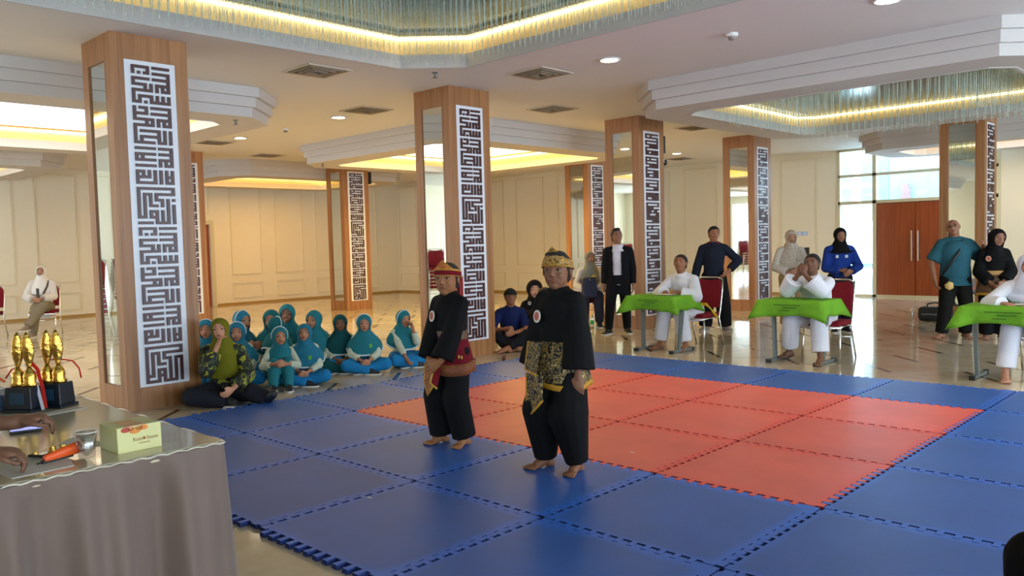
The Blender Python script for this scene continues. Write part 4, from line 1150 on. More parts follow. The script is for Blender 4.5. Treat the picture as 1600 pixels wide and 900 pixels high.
def hijab(body, S, mat, voxel, cape=.42, wide=1.0, band=None, tight=1.0, hem=None):
    c, r, f, u, k, h = S['hc'], S['hr'], S['hf'], S['hu'], S['hh'], S['h']
    m = MB().ell(c+u*.075*k-f*.035*k, (.425*k*tight, .475*k*tight, .475*k*tight), r, f, u, 20, 14)
    m.ell(c-u*.2*k+f*.03*k, (.37*k, .38*k, .40*k), r, f, u, 18, 12)
    nb, tu, tf, sx, tl = S['nb'], S['u'], S['f'], S['sx'], S['tl']
    m.loft([(c-u*.25*k, .33*k, .37*k, r, f), (nb+tu*.01*h, .072*h, .078*h, sx, tf), (nb-tu*.030*h, .112*h*wide, .086*h, sx, tf), (nb-tu*.065*h+tf*.006*h, .138*h*wide, .096*h*wide, sx, tf), (nb-tu*tl*cape*.66+tf*.014*h, .160*h*wide, .106*h*wide, sx, (tf-tu*.30).normalized()), (nb-tu*tl*cape+tf*.020*h, .163*h*wide, .112*h*wide, sx, (tf-tu*.42).normalized())], 22)
    def cut(co):
        x, y, z = hl(S, co)
        return y > .10 and (x/.275)**2+((z+.055)/.335)**2 < 1
    o = blob(m, 'headscarf', mat, body, voxel, 2, cut)
    if band:
        MB().tube([c-f*.02*k+r*(.432*k*tight*math.sin(a))+u*(.075*k+.482*k*tight*math.cos(a))+f*(.10*k*math.cos(a)) for a in [q*PI/14*1.25-1.25*PI/2 for q in range(15)]], .013*k*2, 6).build('band', band, o, True)
    if hem:
        cc = nb-tu*tl*cape+tf*.020*h; t2_ = (tf-tu*.42).normalized()
        MB().tube([cc+tu*.008*h+sx*(.162*h*wide*math.cos(a))+t2_*(.111*h*wide*math.sin(a)) for a in [2*PI*q/28 for q in range(28)]], .0085*h, 6, closed=True).build('hem', hem, o, True)
    return o
def shirt(body, S, mat, voxel, inf=.014, sleeve=1.0, hem=-.35, flare=.0, cuff=0.0, name='shirt', collar=True, wide=1.0, arm=0.0):
    h = S['h']; m = MB(); torso(m, S, inf, hem, .95, flare, wide)
    for s in (1, -1): m.limb(S['nb']-S['u']*.012*h, S['sh'][s], .040*h+inf*.5, .030*h+inf*.8)
    if collar: m.tube([S['nb']-S['u']*.03*h, S['nb']+S['u']*.028*h+S['f']*.006*h], [.052*h+inf*.4, .044*h+inf*.3], 16)
    for s in (1, -1):
        a, e, w = S['sh'][s], S['el'][s], S['wr'][s]
        if sleeve > .55:
            m.limb(a, e, .030*h+inf*.8+arm*.3, .029*h+inf+arm)
            t = (sleeve-.5)/.5; m.limb(e, e.lerp(w, t), .030*h+inf+arm, .025*h+inf+arm+cuff, flat1=True)
        else: m.limb(a, a.lerp(e, sleeve/.5), .030*h+inf*.8, .034*h+inf+.004, flat1=True)
    return blob(m, name, mat, body, voxel, 2)
def trousers(body, S, mat, voxel, inf=.016, end=.97, flare=0.0, top=.12, knee=0.0, name='trousers'):
    h = S['h']; m = MB(); p = S['pel']; u = S['u']
    m.loft([(p-V((0, 0, .055*h)), .078*h+inf, .07*h+inf, V((1, 0, 0)), V((0, 1, 0))), (p, .09*h+inf*.8, .072*h+inf*.8, V((1, 0, 0)), V((0, 1, 0))), (p+u*S['tl']*top, .087*h+inf*.4, .066*h+inf*.4, V((1, 0, 0)), S['f'])], 20)
    for s in (1, -1):
        a, k, n = S['hip'][s], S['kn'][s], S['an'][s]
        m.limb(a, k, .056*h+inf, .040*h+inf+knee); m.limb(k, k.lerp(n, end), .040*h+inf+knee, .028*h+inf+flare, flat1=True)
    return blob(m, name, mat, body, voxel, 2)
def skirt_seated(body, S, mat, voxel, name='skirt'):
    h = S['h']; m = MB(); p = S['pel']
    m.ell(p+V((0, .0, 0)), (.135*h, .125*h, .084*h))
    for s in (1, -1):
        a, k, n = S['hip'][s], S['kn'][s], S['an'][s]
        m.limb(a, k, .075*h, .062*h); m.limb(k, k.lerp(n, .9), .062*h, .046*h)
    m.ell((S['kn'][1]+S['kn'][-1]+2*p)/4-V((0, 0, .01*h)), (.12*h, .13*h, .06*h))
    for i, v in enumerate(m.v):
        if v[2] < .006: m.v[i] = (v[0], v[1], .006)
    return blob(m, name, mat, body, voxel, 3)
def shoes(body, S, mat, sole):
    h = S['h']
    for s in (1, -1):
        m = MB(); foot(m, S, s, False, .008)
        for i, v in enumerate(m.v):
            if v[2] < .004: m.v[i] = (v[0], v[1], .004)
        o = blob(m, 'shoe', mat, body, .009, 2)
        an, fd = S['an'][s], S['fd'][s]
        if abs(fd.z) < .3:
            z0 = an.z-.04*h; d = V((fd.x, fd.y, 0)).normalized(); sd = V((-d.y, d.x, 0))
            MB().loft([(V((an.x, an.y, z0+zz))+d*.033*h, .036*h+.006, .078*h+.008, sd, d) for zz in (.001, .016)], 20).build('sole', sole, o)
def badge(body, c, n, r, ring, mid):
    n = V(n).normalized(); x = n.cross(V((0, 0, 1))).normalized(); y = x.cross(n); c = V(c)
    b = MB().loft([(c-n*.004, r, r*1.12, x, y), (c+n*.002, r, r*1.12, x, y)], 18).build('badge', ring, body)
    MB().loft([(c+n*.002, r*.7, r*.78, x, y), (c+n*.004, r*.66, r*.74, x, y)], 16).build('emblem', mid, b)
    return b
def person(label, loc, facing, S, tone, voxel=.011, bare=True, curl=.5, group=None, ears=True, hands=True, hd=None, hn=None, lip='#8a4a3c', feet=True):
    h = S['h']; m = MB(); torso(m, S); headgeo(m, S, ears)
    for s in (1, -1): m.limb(S['nb']-S['u']*.01*h, S['sh'][s], .036*h, .029*h)
    for s in (1, -1):
        m.limb(S['sh'][s], S['el'][s], .031*h, .026*h); m.limb(S['el'][s], S['wr'][s], .025*h, .0165*h)
        if hands: hand(m, S, s, curl, (hd or {}).get(s), (hn or {}).get(s))
        m.limb(S['hip'][s], S['kn'][s], .052*h, .036*h); m.limb(S['kn'][s], S['an'][s], .035*h, .021*h)
        foot(m, S, s, bare)
    for i, v in enumerate(m.v):
        if v[2] < .002: m.v[i] = (v[0], v[1], .002)
    body = blob(m, 'person', skin(tone), None, voxel, 1 if voxel < .008 else 1)
    body.location = loc; body.rotation_euler = (0, 0, math.radians(facing-90))
    tag(body, label, 'person', group)
    face(body, S, lip)
    return body

BLACK = cloth('#0b0a0c', .45, 9.0, .85, .15)
M_GOLDC = plain('gold_braid', '#b88420', .5, var=.2, vscale=60)
def headcloth(body, S, mat, edge, peaks, low=.10, name='headcloth', base=.17):
    c, r, f, u, k = S['hc'], S['hr'], S['hf'], S['hu'], S['hh']
    n = 72; vs = []; fs = []; lowr = []; topr = []
    for i in range(n):
        a = 2*PI*i/n; a2 = (math.degrees(a)+180) % 360-180    # 0 = front
        T = base+sum(p*max(0, 1-abs((a2-q+180) % 360-180)/w) for q, p, w in peaks)
        lz = low+.03*math.cos(a)
        rx, ry = .405, .468
        def P(z, off):
            zz = min(.30, max(0, z-.125))/.42; sc = math.sqrt(max(.3, 1-zz*zz*.75))
            return c+u*z*k+r*(math.sin(a)*(rx*sc+off)*k)+f*((math.cos(a)*(ry*sc+off)-.055)*k)
        vs += [P(lz, .012), P(lz+T*.5, .014), P(lz+T, .010), P(lz+T, -.012), P(lz, -.012)]
        lowr.append(P(lz, .018)); topr.append(P(lz+T, .004))
    for i in range(n):
        j = (i+1) % n
        for q in range(5): fs.append((i*5+q, j*5+q, j*5+(q+1) % 5, i*5+(q+1) % 5))
    o = MB().add(vs, fs).build(name, mat, body, True)
    MB().tube(lowr, .014*k, 6, closed=True).build('lower_edge', edge, o, True)
    MB().tube(topr, .012*k, 6, closed=True).build('upper_edge', edge, o, True)
    return o
def wrap(body, S, mat, z0, z1, r0, r1, border=None, bmat=None, name='hip_wrap'):
    h = S['h']; X_, Y_ = V((1, 0, 0)), V((0, 1, 0)); n = 36; vs = []; fs = []; L = 7
    for l in range(L):
        t = l/(L-1); z = (z1+(z0-z1)*t)*h
        for i in range(n):
            a = 2*PI*i/n; rr = r1+(r0-r1)*t**.7; fo = 1+.035*t*math.sin(a*7)+.02*t*math.sin(a*3+1)
            vs.append((rr*h*fo*math.cos(a), rr*h*.80*fo*math.sin(a), z+.008*h*t*math.sin(a*2)))
    for l in range(L-1):
        for i in range(n):
            j = (i+1) % n; fs.append((l*n+i, (l+1)*n+i, (l+1)*n+j, l*n+j))
    o = MB().add(vs, fs).build(name, mat, body, True); m = o.modifiers.new('thick', 'SOLIDIFY'); m.thickness = .006
    if border:
        lo = [V(vs[(L-1)*n+i]) for i in range(n)]; bw = border*h; v2 = []; f2 = []
        for i in range(n):
            d = V((lo[i].x, lo[i].y, 0)).normalized()
            v2 += [lo[i]+d*.004+V((0, 0, -.004)), lo[i]+d*.003+V((0, 0, bw)), lo[i]-d*.010+V((0, 0, bw)), lo[i]-d*.010+V((0, 0, -.004))]
        for i in range(n):
            j = (i+1) % n
            for q in range(4): f2.append((i*4+q, j*4+q, j*4+(q+1) % 4, i*4+(q+1) % 4))
        MB().add(v2, f2).build('border', bmat, o, True)
    return o
def flap(body, pts, mat, edge=None, name='cloth_tail', th=.006):
    # pts: outline of a hanging corner of cloth, in local coordinates
    P = [V(p) for p in pts]; n = len(P); nn = (P[1]-P[0]).cross(P[2]-P[0]).normalized()*th
    c = sum(P, V())/n
    vs = [p for p in P]+[p+nn for p in P]; fs = [tuple(range(n))[::-1], tuple(range(n, 2*n))]+[(i, (i+1) % n, n+(i+1) % n, n+i) for i in range(n)]
    o = MB().add(vs, fs).build(name, mat, body)
    if edge: MB().tube([p+nn*.5 for p in P[1:]], .008, 6).build('braid', edge, o, True)
    return o

# ---------------------------------------------------------------- the two performers
BAT1 = batik('maroon_batik', '#6e0f1c', '#a8701f', '#d09a3a', 30.0)
BAT2 = batik('gold_black_batik', '#0d0b09', '#8a6a2e', '#c9ac6a', 26.0, True)
BATG = batik('gold_headcloth_batik', '#c08a22', '#171310', '#e6d9b8', 34.0)
BATR = batik('orange_headcloth_batik', '#c9822a', '#8c1420', '#c9822a', 30.0)
MAR = cloth('#6a0d1c', .3, 20.0)
GRD = batik('brocade_border', '#8a4a22', '#5c2a1a', '#b07a3a', 55.0)
WH_B = plain('badge_white', '#dcd2c8', .6); RD_B = plain('badge_red', '#b8573f', .6, var=.3, vscale=80)

S = skel(1.25, 'stand', True, 0, (24, -4, 0), hs=.180, RW=(.045, .125, .475), LW=(-.06, .135, .462), stance=.068, RP=(.9, -.5, -.3), LP=(-.9, -.5, -.3), ankles={1: ((.075, .02, .035), (.25, 1, 0)), -1: ((-.075, -.015, .035), (-.25, 1, 0))})
k1 = person('child in black martial uniform with maroon and orange headcloth, hands folded', (1.53, -.23, .023), -90, S, '#97633f', .0062, True, .75, hd={1: (-.75, .35, -.45), -1: (.7, .4, -.5)}, hn={1: (-.2, -1, -.2), -1: (.2, -1, -.2)})
shirt(k1, S, BLACK, .010, .020, .97, -.30, .01, .018, 'jacket', True, 1.04, .012)
trousers(k1, S, BLACK, .010, .020, .93, .030, .12, .024)
hair(k1, S, .007)
hc1 = headcloth(k1, S, MAR, M_GOLDC, [(0, .0, 30)], .10, base=.19)
c, r, f, u, k = S['hc'], S['hr'], S['hf'], S['hu'], S['hh']
headcloth(k1, S, BATR, M_GOLDC, [(2, .25, 55), (168, .16, 34)], .26, 'front_peak', .04)
for sx_ in (-.20, -.31):
    fl_ = MB().loft([(c+r*sx_*k-f*.40*k+u*(.12-.5*t)*k-f*.03*t*k+r*.0*k, .055*k, .012*k, (r*.5+f*.85).normalized(), (r*.85-f*.5).normalized()) for t in (0, .3, .7, 1.1, 1.5, 1.9)], 8)
    fl_.build('tail', MAR if sx_ > -.25 else cloth('#8c1c26', .3, 20.0), hc1, True)
wrap(k1, S, MAR, .405, .60, .142, .098, .060, GRD)
MB().loft([(V((0, .002, z*S['h'])), .104*S['h'], .084*S['h'], (1, 0, 0), (0, 1, 0)) for z in (.585, .592, .628, .635)], 28).build('belt', plain('belt_brown', '#5a3a20', .5, var=.25, vscale=20), k1, True)
H_ = S['h']
flap(k1, [(-.02*H_, .125*H_, .47*H_), (.075*H_, .118*H_, .46*H_), (.085*H_, .125*H_, .36*H_), (.045*H_, .135*H_, .285*H_), (-.01*H_, .14*H_, .35*H_)], BAT1, M_GOLDC)
flap(k1, [(-.055*H_, .125*H_, .445*H_), (-.015*H_, .132*H_, .455*H_), (.01*H_, .145*H_, .36*H_), (-.03*H_, .135*H_, .33*H_)], cloth('#7a1320', .3), plain('yellow_braid', '#c9a828', .5), 'cloth_tail')
MB().tube([(.09*H_, .09*H_, .49*H_), (.10*H_, .095*H_, .42*H_), (.095*H_, .10*H_, .35*H_)], [.012, .016, .02], 8).build('sash_knot', plain('sash_gold', '#a9822f', .5, var=.3, vscale=60), k1, True)
badge(k1, (.050*H_, .0885*H_, .715*H_), (.25, 1, .12), .034, WH_B, RD_B)
for q in range(3): MB().ell((-.122*H_, .055*H_-.02*q*H_, (.50-.006*q)*H_), (.004, .010, .014), nu=8, nv=6).build('ornament', plain('sash_gold', '#a9822f'), k1, True)

S = skel(1.31, 'stand', True, 0, (20, -6, 0), hs=.174, RW=(.142, .035, .442), LW=(-.138, .045, .438), stance=.075, ankles={1: ((.085, .025, .035), (.35, 1, 0)), -1: ((-.085, .0, .035), (-.22, 1, 0))}, slim=1.08)
k2 = person('taller child in black martial uniform with gold and black headcloth', (2.53, -.24, .023), -90, S, '#7f533a', .0062, True, .45, hn={1: (-.6, -.6, 0), -1: (.6, -.6, 0)})
shirt(k2, S, BLACK, .010, .024, .95, -.30, .01, .026, 'jacket', True, 1.06, .020)
trousers(k2, S, BLACK, .010, .022, .95, .012, .12, .052)
hair(k2, S, .007, 'tuft')
headcloth(k2, S, BATG, M_GOLDC, [(6, .30, 62), (160, .16, 44)], .115, base=.19)
H_ = S['h']
wrap(k2, S, BAT2, .395, .60, .150, .110, .022, M_GOLDC)
flap(k2, [(.0, .128*H_, .60*H_), (.10*H_, .105*H_, .60*H_), (.12*H_, .112*H_, .47*H_), (.02*H_, .150*H_, .455*H_)], BAT2, M_GOLDC)
flap(k2, [(-.01*H_, .138*H_, .455*H_), (.105*H_, .118*H_, .455*H_), (.10*H_, .128*H_, .30*H_), (.07*H_, .14*H_, .265*H_), (-.02*H_, .155*H_, .345*H_)], BAT2, M_GOLDC)
badge(k2, (.055*H_, .0975*H_, .715*H_), (.25, 1, .12), .034, WH_B, RD_B)

# ---------------------------------------------------------------- seated children in teal
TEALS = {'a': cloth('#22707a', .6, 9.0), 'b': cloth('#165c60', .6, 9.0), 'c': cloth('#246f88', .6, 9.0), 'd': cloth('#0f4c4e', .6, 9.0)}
SKY = cloth('#1a72a8', .7, 8.0); PALE = batik('patterned_sleeve', '#c9cdb8', '#9aa68a', '#e0ded2', 40.0); HEM = cloth('#cfd6d6', .2)
SH_B = plain('shoe_black', '#16161a', .6); SOLE = plain('shoe_sole', '#d8d4cc', .6)
GRN = plain('green_patch', '#58a83c', .6)
def kid(label, x, y, facing, h, col, pose='cross', head=(0, 0, 0), RW=None, LW=None, lean=6, band=True, tone='#b0795a', shoe=True, skirt=SKY, vox=.0115, patch=False, **kw):
    if RW is None: RW = (.05, .17, .13)
    if LW is None: LW = (-.03, .18, .125)
    S = skel(h, pose, True, lean, head, RW=RW, LW=LW, **kw)
    b = person(label, (x, y, 0), facing, S, tone, vox, False, .7, 'schoolchildren in teal headscarves on the floor', ears=False)
    shirt(b, S, PALE, .013, .009, .86, -.1, name='blouse')
    skirt_seated(b, S, skirt, .014)
    hijab(b, S, TEALS[col], .0105, .54, 1.06, HEM if band else None, hem=HEM)
    if shoe: shoes(b, S, SH_B, SOLE)
    if patch:
        q = S['nb']-S['u']*S['tl']*.36+S['f']*(.112*h)+V((-.05*h, 0, 0)); MB().box(q.x-.016, q.x+.016, q.y-.004, q.y+.006, q.z-.02, q.z+.02).build('patch', GRN, b)
    return b
kid('child in teal headscarf, hands clasped in lap, second from the right', -1.86, 1.50, -33, 1.16, 'a', patch=True)
kid('child in teal headscarf resting chin on hand, rightmost of the group', -1.86, 2.03, -8, 1.17, 'a', head=(4, 6, 0), LW=(-.035, .165, .375), RW=(.10, .24, .11), LP=(-.3, .2, -1))
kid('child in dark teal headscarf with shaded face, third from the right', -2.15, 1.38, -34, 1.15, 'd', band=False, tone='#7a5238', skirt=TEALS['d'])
kid('child in teal headscarf with green patch, sitting in front of two others', -1.74, .66, -38, 1.12, 'c', band=False, lean=10, head=(0, -8, 0), patch=True)
kid('child in teal headscarf looking left behind the front row', -2.35, 1.17, -30, 1.25, 'a', head=(-35, 0, 0), band=False)
kid('child hugging knees, white socks and black shoes showing', -1.80, .40, -30, 1.12, 'a', 'knee', head=(10, -4, 0), RW=(.06, .26, .235), LW=(-.05, .265, .23), lean=14, skirt=TEALS['a'], knees={1: (.06, .17, .22), -1: (-.06, .17, .22)}, ankles={1: ((.07, .30, .04), (.3, 1, 0)), -1: ((-.06, .33, .04), (0, 1, 0))})
kid('child in green teal headscarf seen from behind, facing the far wall', -2.36, .66, 95, 1.18, 'b', band=True, skirt=TEALS['b'])
kid('child in teal headscarf in the back, left of the tallest', -2.62, .79, -40, 1.30, 'b', band=False)
kid('tallest child in teal headscarf at the back, hand near face', -2.95, 1.19, -40, 1.34, 'a', band=False, tone='#8a5c42', RW=(.03, .15, .36), RP=(.3, .2, -1))
kid('child in teal headscarf beside the teacher, facing the camera', -2.18, .14, -35, 1.19, 'c')
kid('child in teal headscarf with white band, clapping behind the teacher', -2.85, .52, 5, 1.30, 'c', head=(8, 0, 0), RW=(.03, .2, .26), LW=(-.02, .2, .26))
kid('child in teal headscarf half hidden by the nearest column', -2.62, .02, -35, 1.22, 'c')
# teacher
OLIVE = cloth('#6d6b14', .4, 9.0); FLOR = batik('black_yellow_floral', '#12140e', '#8f8f1e', '#4a5a30', 12.0, True)
S = skel(1.42, 'cross', False, 12, (0, -4, 4), RW=(.02, .13, .365), LW=(-.09, .20, .12), RP=(.4, .3, -1), knees={1: (.17, .20, .075), -1: (-.19, .15, .075)}, ankles={1: ((-.05, .20, .04), (-1, .3, 0)), -1: ((-.30, .20, .04), (-.2, .35, .2))})
tc = person('woman in olive headscarf and black floral blouse, cheek on hand', (-1.44, -.39, 0), -38, S, '#c88e6e', .011, False, .6, ears=False)
shirt(tc, S, FLOR, .013, .018, .92, -.1, .0, .01, 'blouse', True, 1.0, .012)
trousers(tc, S, cloth('#1f2029', .4, 10.0), .014, .03, .95)
hijab(tc, S, OLIVE, .0105, .55, .84)
shoes(tc, S, SH_B, SOLE)

# ---------------------------------------------------------------- floor sitters by the second column
S = skel(1.48, 'knee', False, 16, (4, -8, 0), RW=(.08, .21, .20), LW=(-.02, .24, .17), knees={1: (.12, .20, .13), -1: (-.13, .19, .14)}, ankles={1: ((-.02, .24, .04), (-1, .3, 0)), -1: ((.05, .28, .04), (1, .3, 0))})
cm_ = person('man in black cap and navy shirt sitting beside the second column', (-1.80, 3.82, 0), -42, S, '#976346', .011, True, .6)
shirt(cm_, S, cloth('#14204c', .4, 12.0), .013, .016, .42, -.1)
trousers(cm_, S, cloth('#17171b', .4, 10.0), .014, .02, .9)
hair(cm_, S, .01)
c, r, f, u, k = S['hc'], S['hr'], S['hf'], S['hu'], S['hh']
cap = MB().ell(c+u*.15*k-f*.04*k, (.42*k, .48*k, .43*k), r, f, u, 20, 12)
cp_ = blob(cap, 'cap', cloth('#20221f', .3, 20.0), cm_, .01, 2, lambda co, S=S: hl(S, co)[2] < .12)
MB().loft([(c+u*(.14-.02*t)*k+f*(.36+.26*t)*k, (.33-.08*t)*k, .018*k, r, u) for t in (0, .4, .8, 1.0)], 16).build('visor', cloth('#20221f', .3, 20.0), cp_, True)
S = skel(1.55, 'knee', True, 6, (0, 0, 0), RW=(.05, .2, .22), LW=(-.05, .2, .24))
gk = person('girl in black uniform and brown headband scarf sitting behind the capped man', (-2.25, 4.80, 0), -42, S, '#c58e70', .011, True, .6, ears=False)
shirt(gk, S, BLACK, .013, .016, .95, -.1, name='jacket'); trousers(gk, S, BLACK, .014, .03, .95)
hijab(gk, S, BLACK, .0105, .18, .8, plain('scarf_brown', '#5a3524', .7))
MB().loft([(V((0, .115*1.55, .30*1.55)), .05, .012, (1, 0, 0), (0, 0, 1)), (V((0, .125*1.55, .30*1.55)), .05, .012, (1, 0, 0), (0, 0, 1))], 12).build('red_belt', M_REDR, gk)
badge(gk, (.055*1.55, .095*1.55, .345*1.55), (.1, 1, .1), .024, WH_B, plain('badge_grey', '#7d7a78', .6)); badge(gk, (-.06*1.55, .095*1.55, .35*1.55), (-.1, 1, .1), .020, plain('badge_orange', '#b07a55', .6), RD_B)
S = skel(1.46, 'knee', True, 14, (-10, -6, 0), RW=(.09, .20, .24), LW=(-.02, .22, .26))
bk_ = person('boy in black with orange bottle, half hidden behind the taller performer', (-1.64, 4.36, 0), -60, S, '#9f6a4c', .011, True, .7)
shirt(bk_, S, BLACK, .013, .016, .9, -.1, name='jacket'); trousers(bk_, S, BLACK, .014, .024, .95); hair(bk_, S, .01)
ob = empty('drink_bottle', (-1.50, 4.02, .36)); ob.rotation_euler = (.5, .2, 0); tag(ob, 'orange drink bottle held by the sitting boy', 'bottle')
MB().lathe([(.035, -.12), (.042, -.10), (.042, .06), (.05, .10), (.05, .15), (.02, .17)], 16).build('bottle', plain('bottle_orange', '#e8531c', .4), ob, True)
MB().lathe([(.032, -.16), (.036, -.12)], 12).build('cap', plain('cap_teal', '#2b6c86', .4), ob, True)
# woman with grey scarf on a chair
S = skel(1.50, 'chair', False, 6, (10, -12, 0), RW=(.07, .20, .40), LW=(-.06, .22, .40))
gw_ = person('woman in grey headscarf seated behind the taller performer', (-2.75, 6.75, 0), -50, S, '#a67b62', .012, False, .6, ears=False)
shirt(gw_, S, cloth('#c9c6c4', .4, 12.0), .014, .02, .95, -.2); trousers(gw_, S, cloth('#2a2c3a', .4), .015, .03, .95)
hijab(gw_, S, cloth('#7d807a', .4, 10.0), .011, .42, .85); shoes(gw_, S, SH_B, SOLE)
bp_ = empty('backpack', (-2.52, 6.42, .47), math.radians(-50)); tag(bp_, 'navy backpack with yellow trim on the seated woman\'s lap', 'bag')
bevel(MB().box(-.17, .17, -.12, .12, .02, .36).build('body', plain('pack_navy', '#16213f', .7, bump=.4), bp_, True), .06, 4)
MB().tube([(-.15, .05, .30), (-.05, .10, .36), (.08, .08, .37), (.16, .0, .31)], .016, 8).build('yellow_trim', plain('pack_yellow', '#c9b02a', .6), bp_, True)
MB().box(-.12, .12, .118, .128, .05, .18).build('pocket', plain('pack_dark', '#0d1222', .8), bp_)

# ---------------------------------------------------------------- judges
WHITE = cloth('#dcdce4', .45, 10.0, .8, .04)
S = skel(1.56, 'chair', False, 22, (14, -16, 0), RW=(.07, .235, .467), LW=(-.05, .245, .466), seat=.40, RP=(1, -.3, -.4), LP=(-1, -.3, -.4), ankles={1: ((.12, .26, .04), (.1, 1, 0)), -1: ((-.10, .22, .04), (-.15, 1, 0))})
j1 = person('barefoot judge in white uniform with yellow belt, writing at the left desk', (.08, 5.22, 0), -92, S, '#936145', .011, True, .75, hd={1: (-.5, .8, -.1), -1: (.4, .85, -.1)}, hn={1: (0, 0, -1), -1: (0, 0, -1)})
shirt(j1, S, WHITE, .012, .022, .9, -.35, .01, .016, 'jacket', True, 1.05, .01); trousers(j1, S, WHITE, .013, .032, .86, .014); hair(j1, S, .009)
YEL = plain('yellow_belt', '#d9b416', .7, bump=.4, bscale=20)
MB().tube([(.105*1.56*math.cos(a), .005+.10*1.56*math.sin(a), .55) for a in [2*PI*q/24 for q in range(24)]], .02, 6, closed=True).build('belt', YEL, j1, True)
MB().loft([(V((-.17, -.04, .56)), .02, .012, V((0, .5, .8)).normalized(), V((0, .8, -.5))), (V((-.22, -.06, .545)), .03, .012, V((0, .4, .9)).normalized(), V((0, .9, -.4))), (V((-.28, -.08, .48)), .042, .012, V((.6, .2, .6)).normalized(), V((0, .9, -.3))), (V((-.33, -.10, .39)), .05, .012, V((.8, .2, .4)).normalized(), V((0, .9, -.3)))], 10).build('belt_tail', YEL, j1, True)
S = skel(1.56, 'chair', False, 24, (4, -14, 0), RW=(.035, .30, .625), LW=(-.02, .305, .62), seat=.40, RP=(.8, .2, -1), LP=(-.8, .2, -1), ankles={1: ((.16, .16, .055), (.3, 1, -.1)), -1: ((-.12, .30, .04), (-.1, 1, 0))}, knees={1: (.11, .25, .30), -1: (-.09, .25, .30)})
j2 = person('barefoot judge in white with hands folded at his mouth, middle desk', (1.84, 5.10, 0), -88, S, '#744f3b', .011, True, .9, hd={1: (-.45, .1, .85), -1: (.45, .1, .85)}, hn={1: (-.3, -1, 0), -1: (.3, -1, 0)})
shirt(j2, S, WHITE, .012, .024, .84, -.35, .01, .03, 'jacket', True, 1.05, .016); trousers(j2, S, WHITE, .013, .032, .82, .02); hair(j2, S, .009)
S = skel(1.46, 'chair', False, 16, (10, -4, 0), RW=(.11, .25, .488), LW=(-.05, .26, .487), seat=.40, RP=(1, -.2, -.5), LP=(-1, -.2, -.5), ankles={1: ((.10, .30, .04), (-.2, 1, 0)), -1: ((-.08, .28, .04), (.35, 1, 0))})
j3 = person('judge in white uniform and white headscarf at the right desk', (3.90, 5.04, 0), -84, S, '#b88469', .011, True, .4, ears=False, hd={1: (-.9, .35, -.05), -1: (.6, .75, -.05)}, hn={1: (0, 0, -1), -1: (0, 0, -1)}, lip='#8c3f3c')
shirt(j3, S, WHITE, .012, .02, .93, -.35, .01, .01, 'jacket', True, 1.0, .008); trousers(j3, S, WHITE, .013, .03, .84, .016)
hijab(j3, S, cloth('#d3d4e6', .4, 10.0, .8, .04), .010, .30, .80, tight=1.02)
# glass of clear film on the middle desk, papers on the others
tag(MB().box(-.14, .12, -.09, .09, 0, .004).build('score_sheet', M_PAPER, None, False, (.05, 4.70, DZ+.012)), 'score sheet under the left judge\'s hands', 'paper')
tag(MB().box(-.14, .10, -.09, .09, 0, .004).build('score_sheet', M_PAPER, None, False, (3.98, 4.70, DZ+.012)), 'score sheet before the judge in a headscarf', 'paper')

# ---------------------------------------------------------------- standing people
S = skel(1.57, 'stand', False, 0, (24, -18, 4), stance=.06, ankles={1: ((.10, .05, .04), (.5, 1, 0)), -1: ((-.07, -.05, .04), (-.3, 1, 0))})
s1 = person('man in black jacket and white shirt standing by the column', (-1.62, 6.0, 0), -58, S, '#946750', .011, False, .5)
shirt(s1, S, cloth('#d8d2dc', .4, 12.0), .012, .006, .3, -.5, .0, .0, 'shirt')
jk = MB(); torso(jk, S, .024, -.5, .93, .0, 1.02)
for sg in (1, -1):
    jk.limb(S['sh'][sg], S['el'][sg], .068, .058); jk.limb(S['el'][sg], S['wr'][sg], .058, .046, flat1=True); jk.limb(S['nb']-S['u']*.02, S['sh'][sg], .06, .066)
blob(jk, 'jacket', cloth('#0f0f14', .4, 10.0), s1, .012, 2, lambda co: co.y > .03 and abs(co.x-.012) < .058 and co.z > .74)
trousers(s1, S, cloth('#101014', .4, 10.0), .013, .016, .97); hair(s1, S, .009, 'tuft'); shoes(s1, S, SH_B, SOLE)
S = skel(1.57, 'stand', False, 0, (14, -6, -4), RW=(.19, -.02, .46), LW=(-.135, .055, .575), LP=(-1, -.4, 0), stance=.085, ankles={1: ((.085, .0, .04), (.4, 1, 0)), -1: ((-.10, .0, .04), (-.55, 1, 0))})
s2 = person('young man in navy hoodie, hand on hip, by the left judge\'s chair', (-.62, 7.05, 0), -60, S, '#a67052', .011, False, .5)
hd_ = shirt(s2, S, cloth('#1c2130', .45, 12.0), .012, .022, .92, -.35, .0, .0, 'hoodie', True)
MB().tube([S['nb']+V((.075*math.cos(a)*1.1, -.02+.075*math.sin(a), .012)) for a in [2*PI*q/20 for q in range(20)]], .026, 8, closed=True).build('hood', cloth('#7a1c20', .3), s2, True)
trousers(s2, S, cloth('#0e0e11', .4, 10.0), .013, .022, .96, .034, .12, .03); hair(s2, S, .009); shoes(s2, S, plain('sandal', '#9a8a80', .6), plain('sandal_sole', '#b7aaa0', .6))
S = skel(1.48, 'stand', False, 0, (0, 0, 0), RW=(.06, .12, .58), LW=(-.05, .12, .60), stance=.05)
s3 = person('woman in cream patterned headscarf standing behind the middle judge', (.20, 7.9, 0), -52, S, '#b8876c', .012, False, .6, ears=False)
shirt(s3, S, cloth('#d2c8bc', .4, 10.0), .013, .022, .95, -.75, .012, .01, 'tunic'); trousers(s3, S, cloth('#a88c66', .4, 10.0), .014, .03, .96, .03)
hijab(s3, S, batik('cream_scarf', '#cbbfae', '#a89684', '#c2b6a6', 12.0), .011, .62, .86); shoes(s3, S, plain('shoe_tan', '#8a7a68', .6), SOLE)
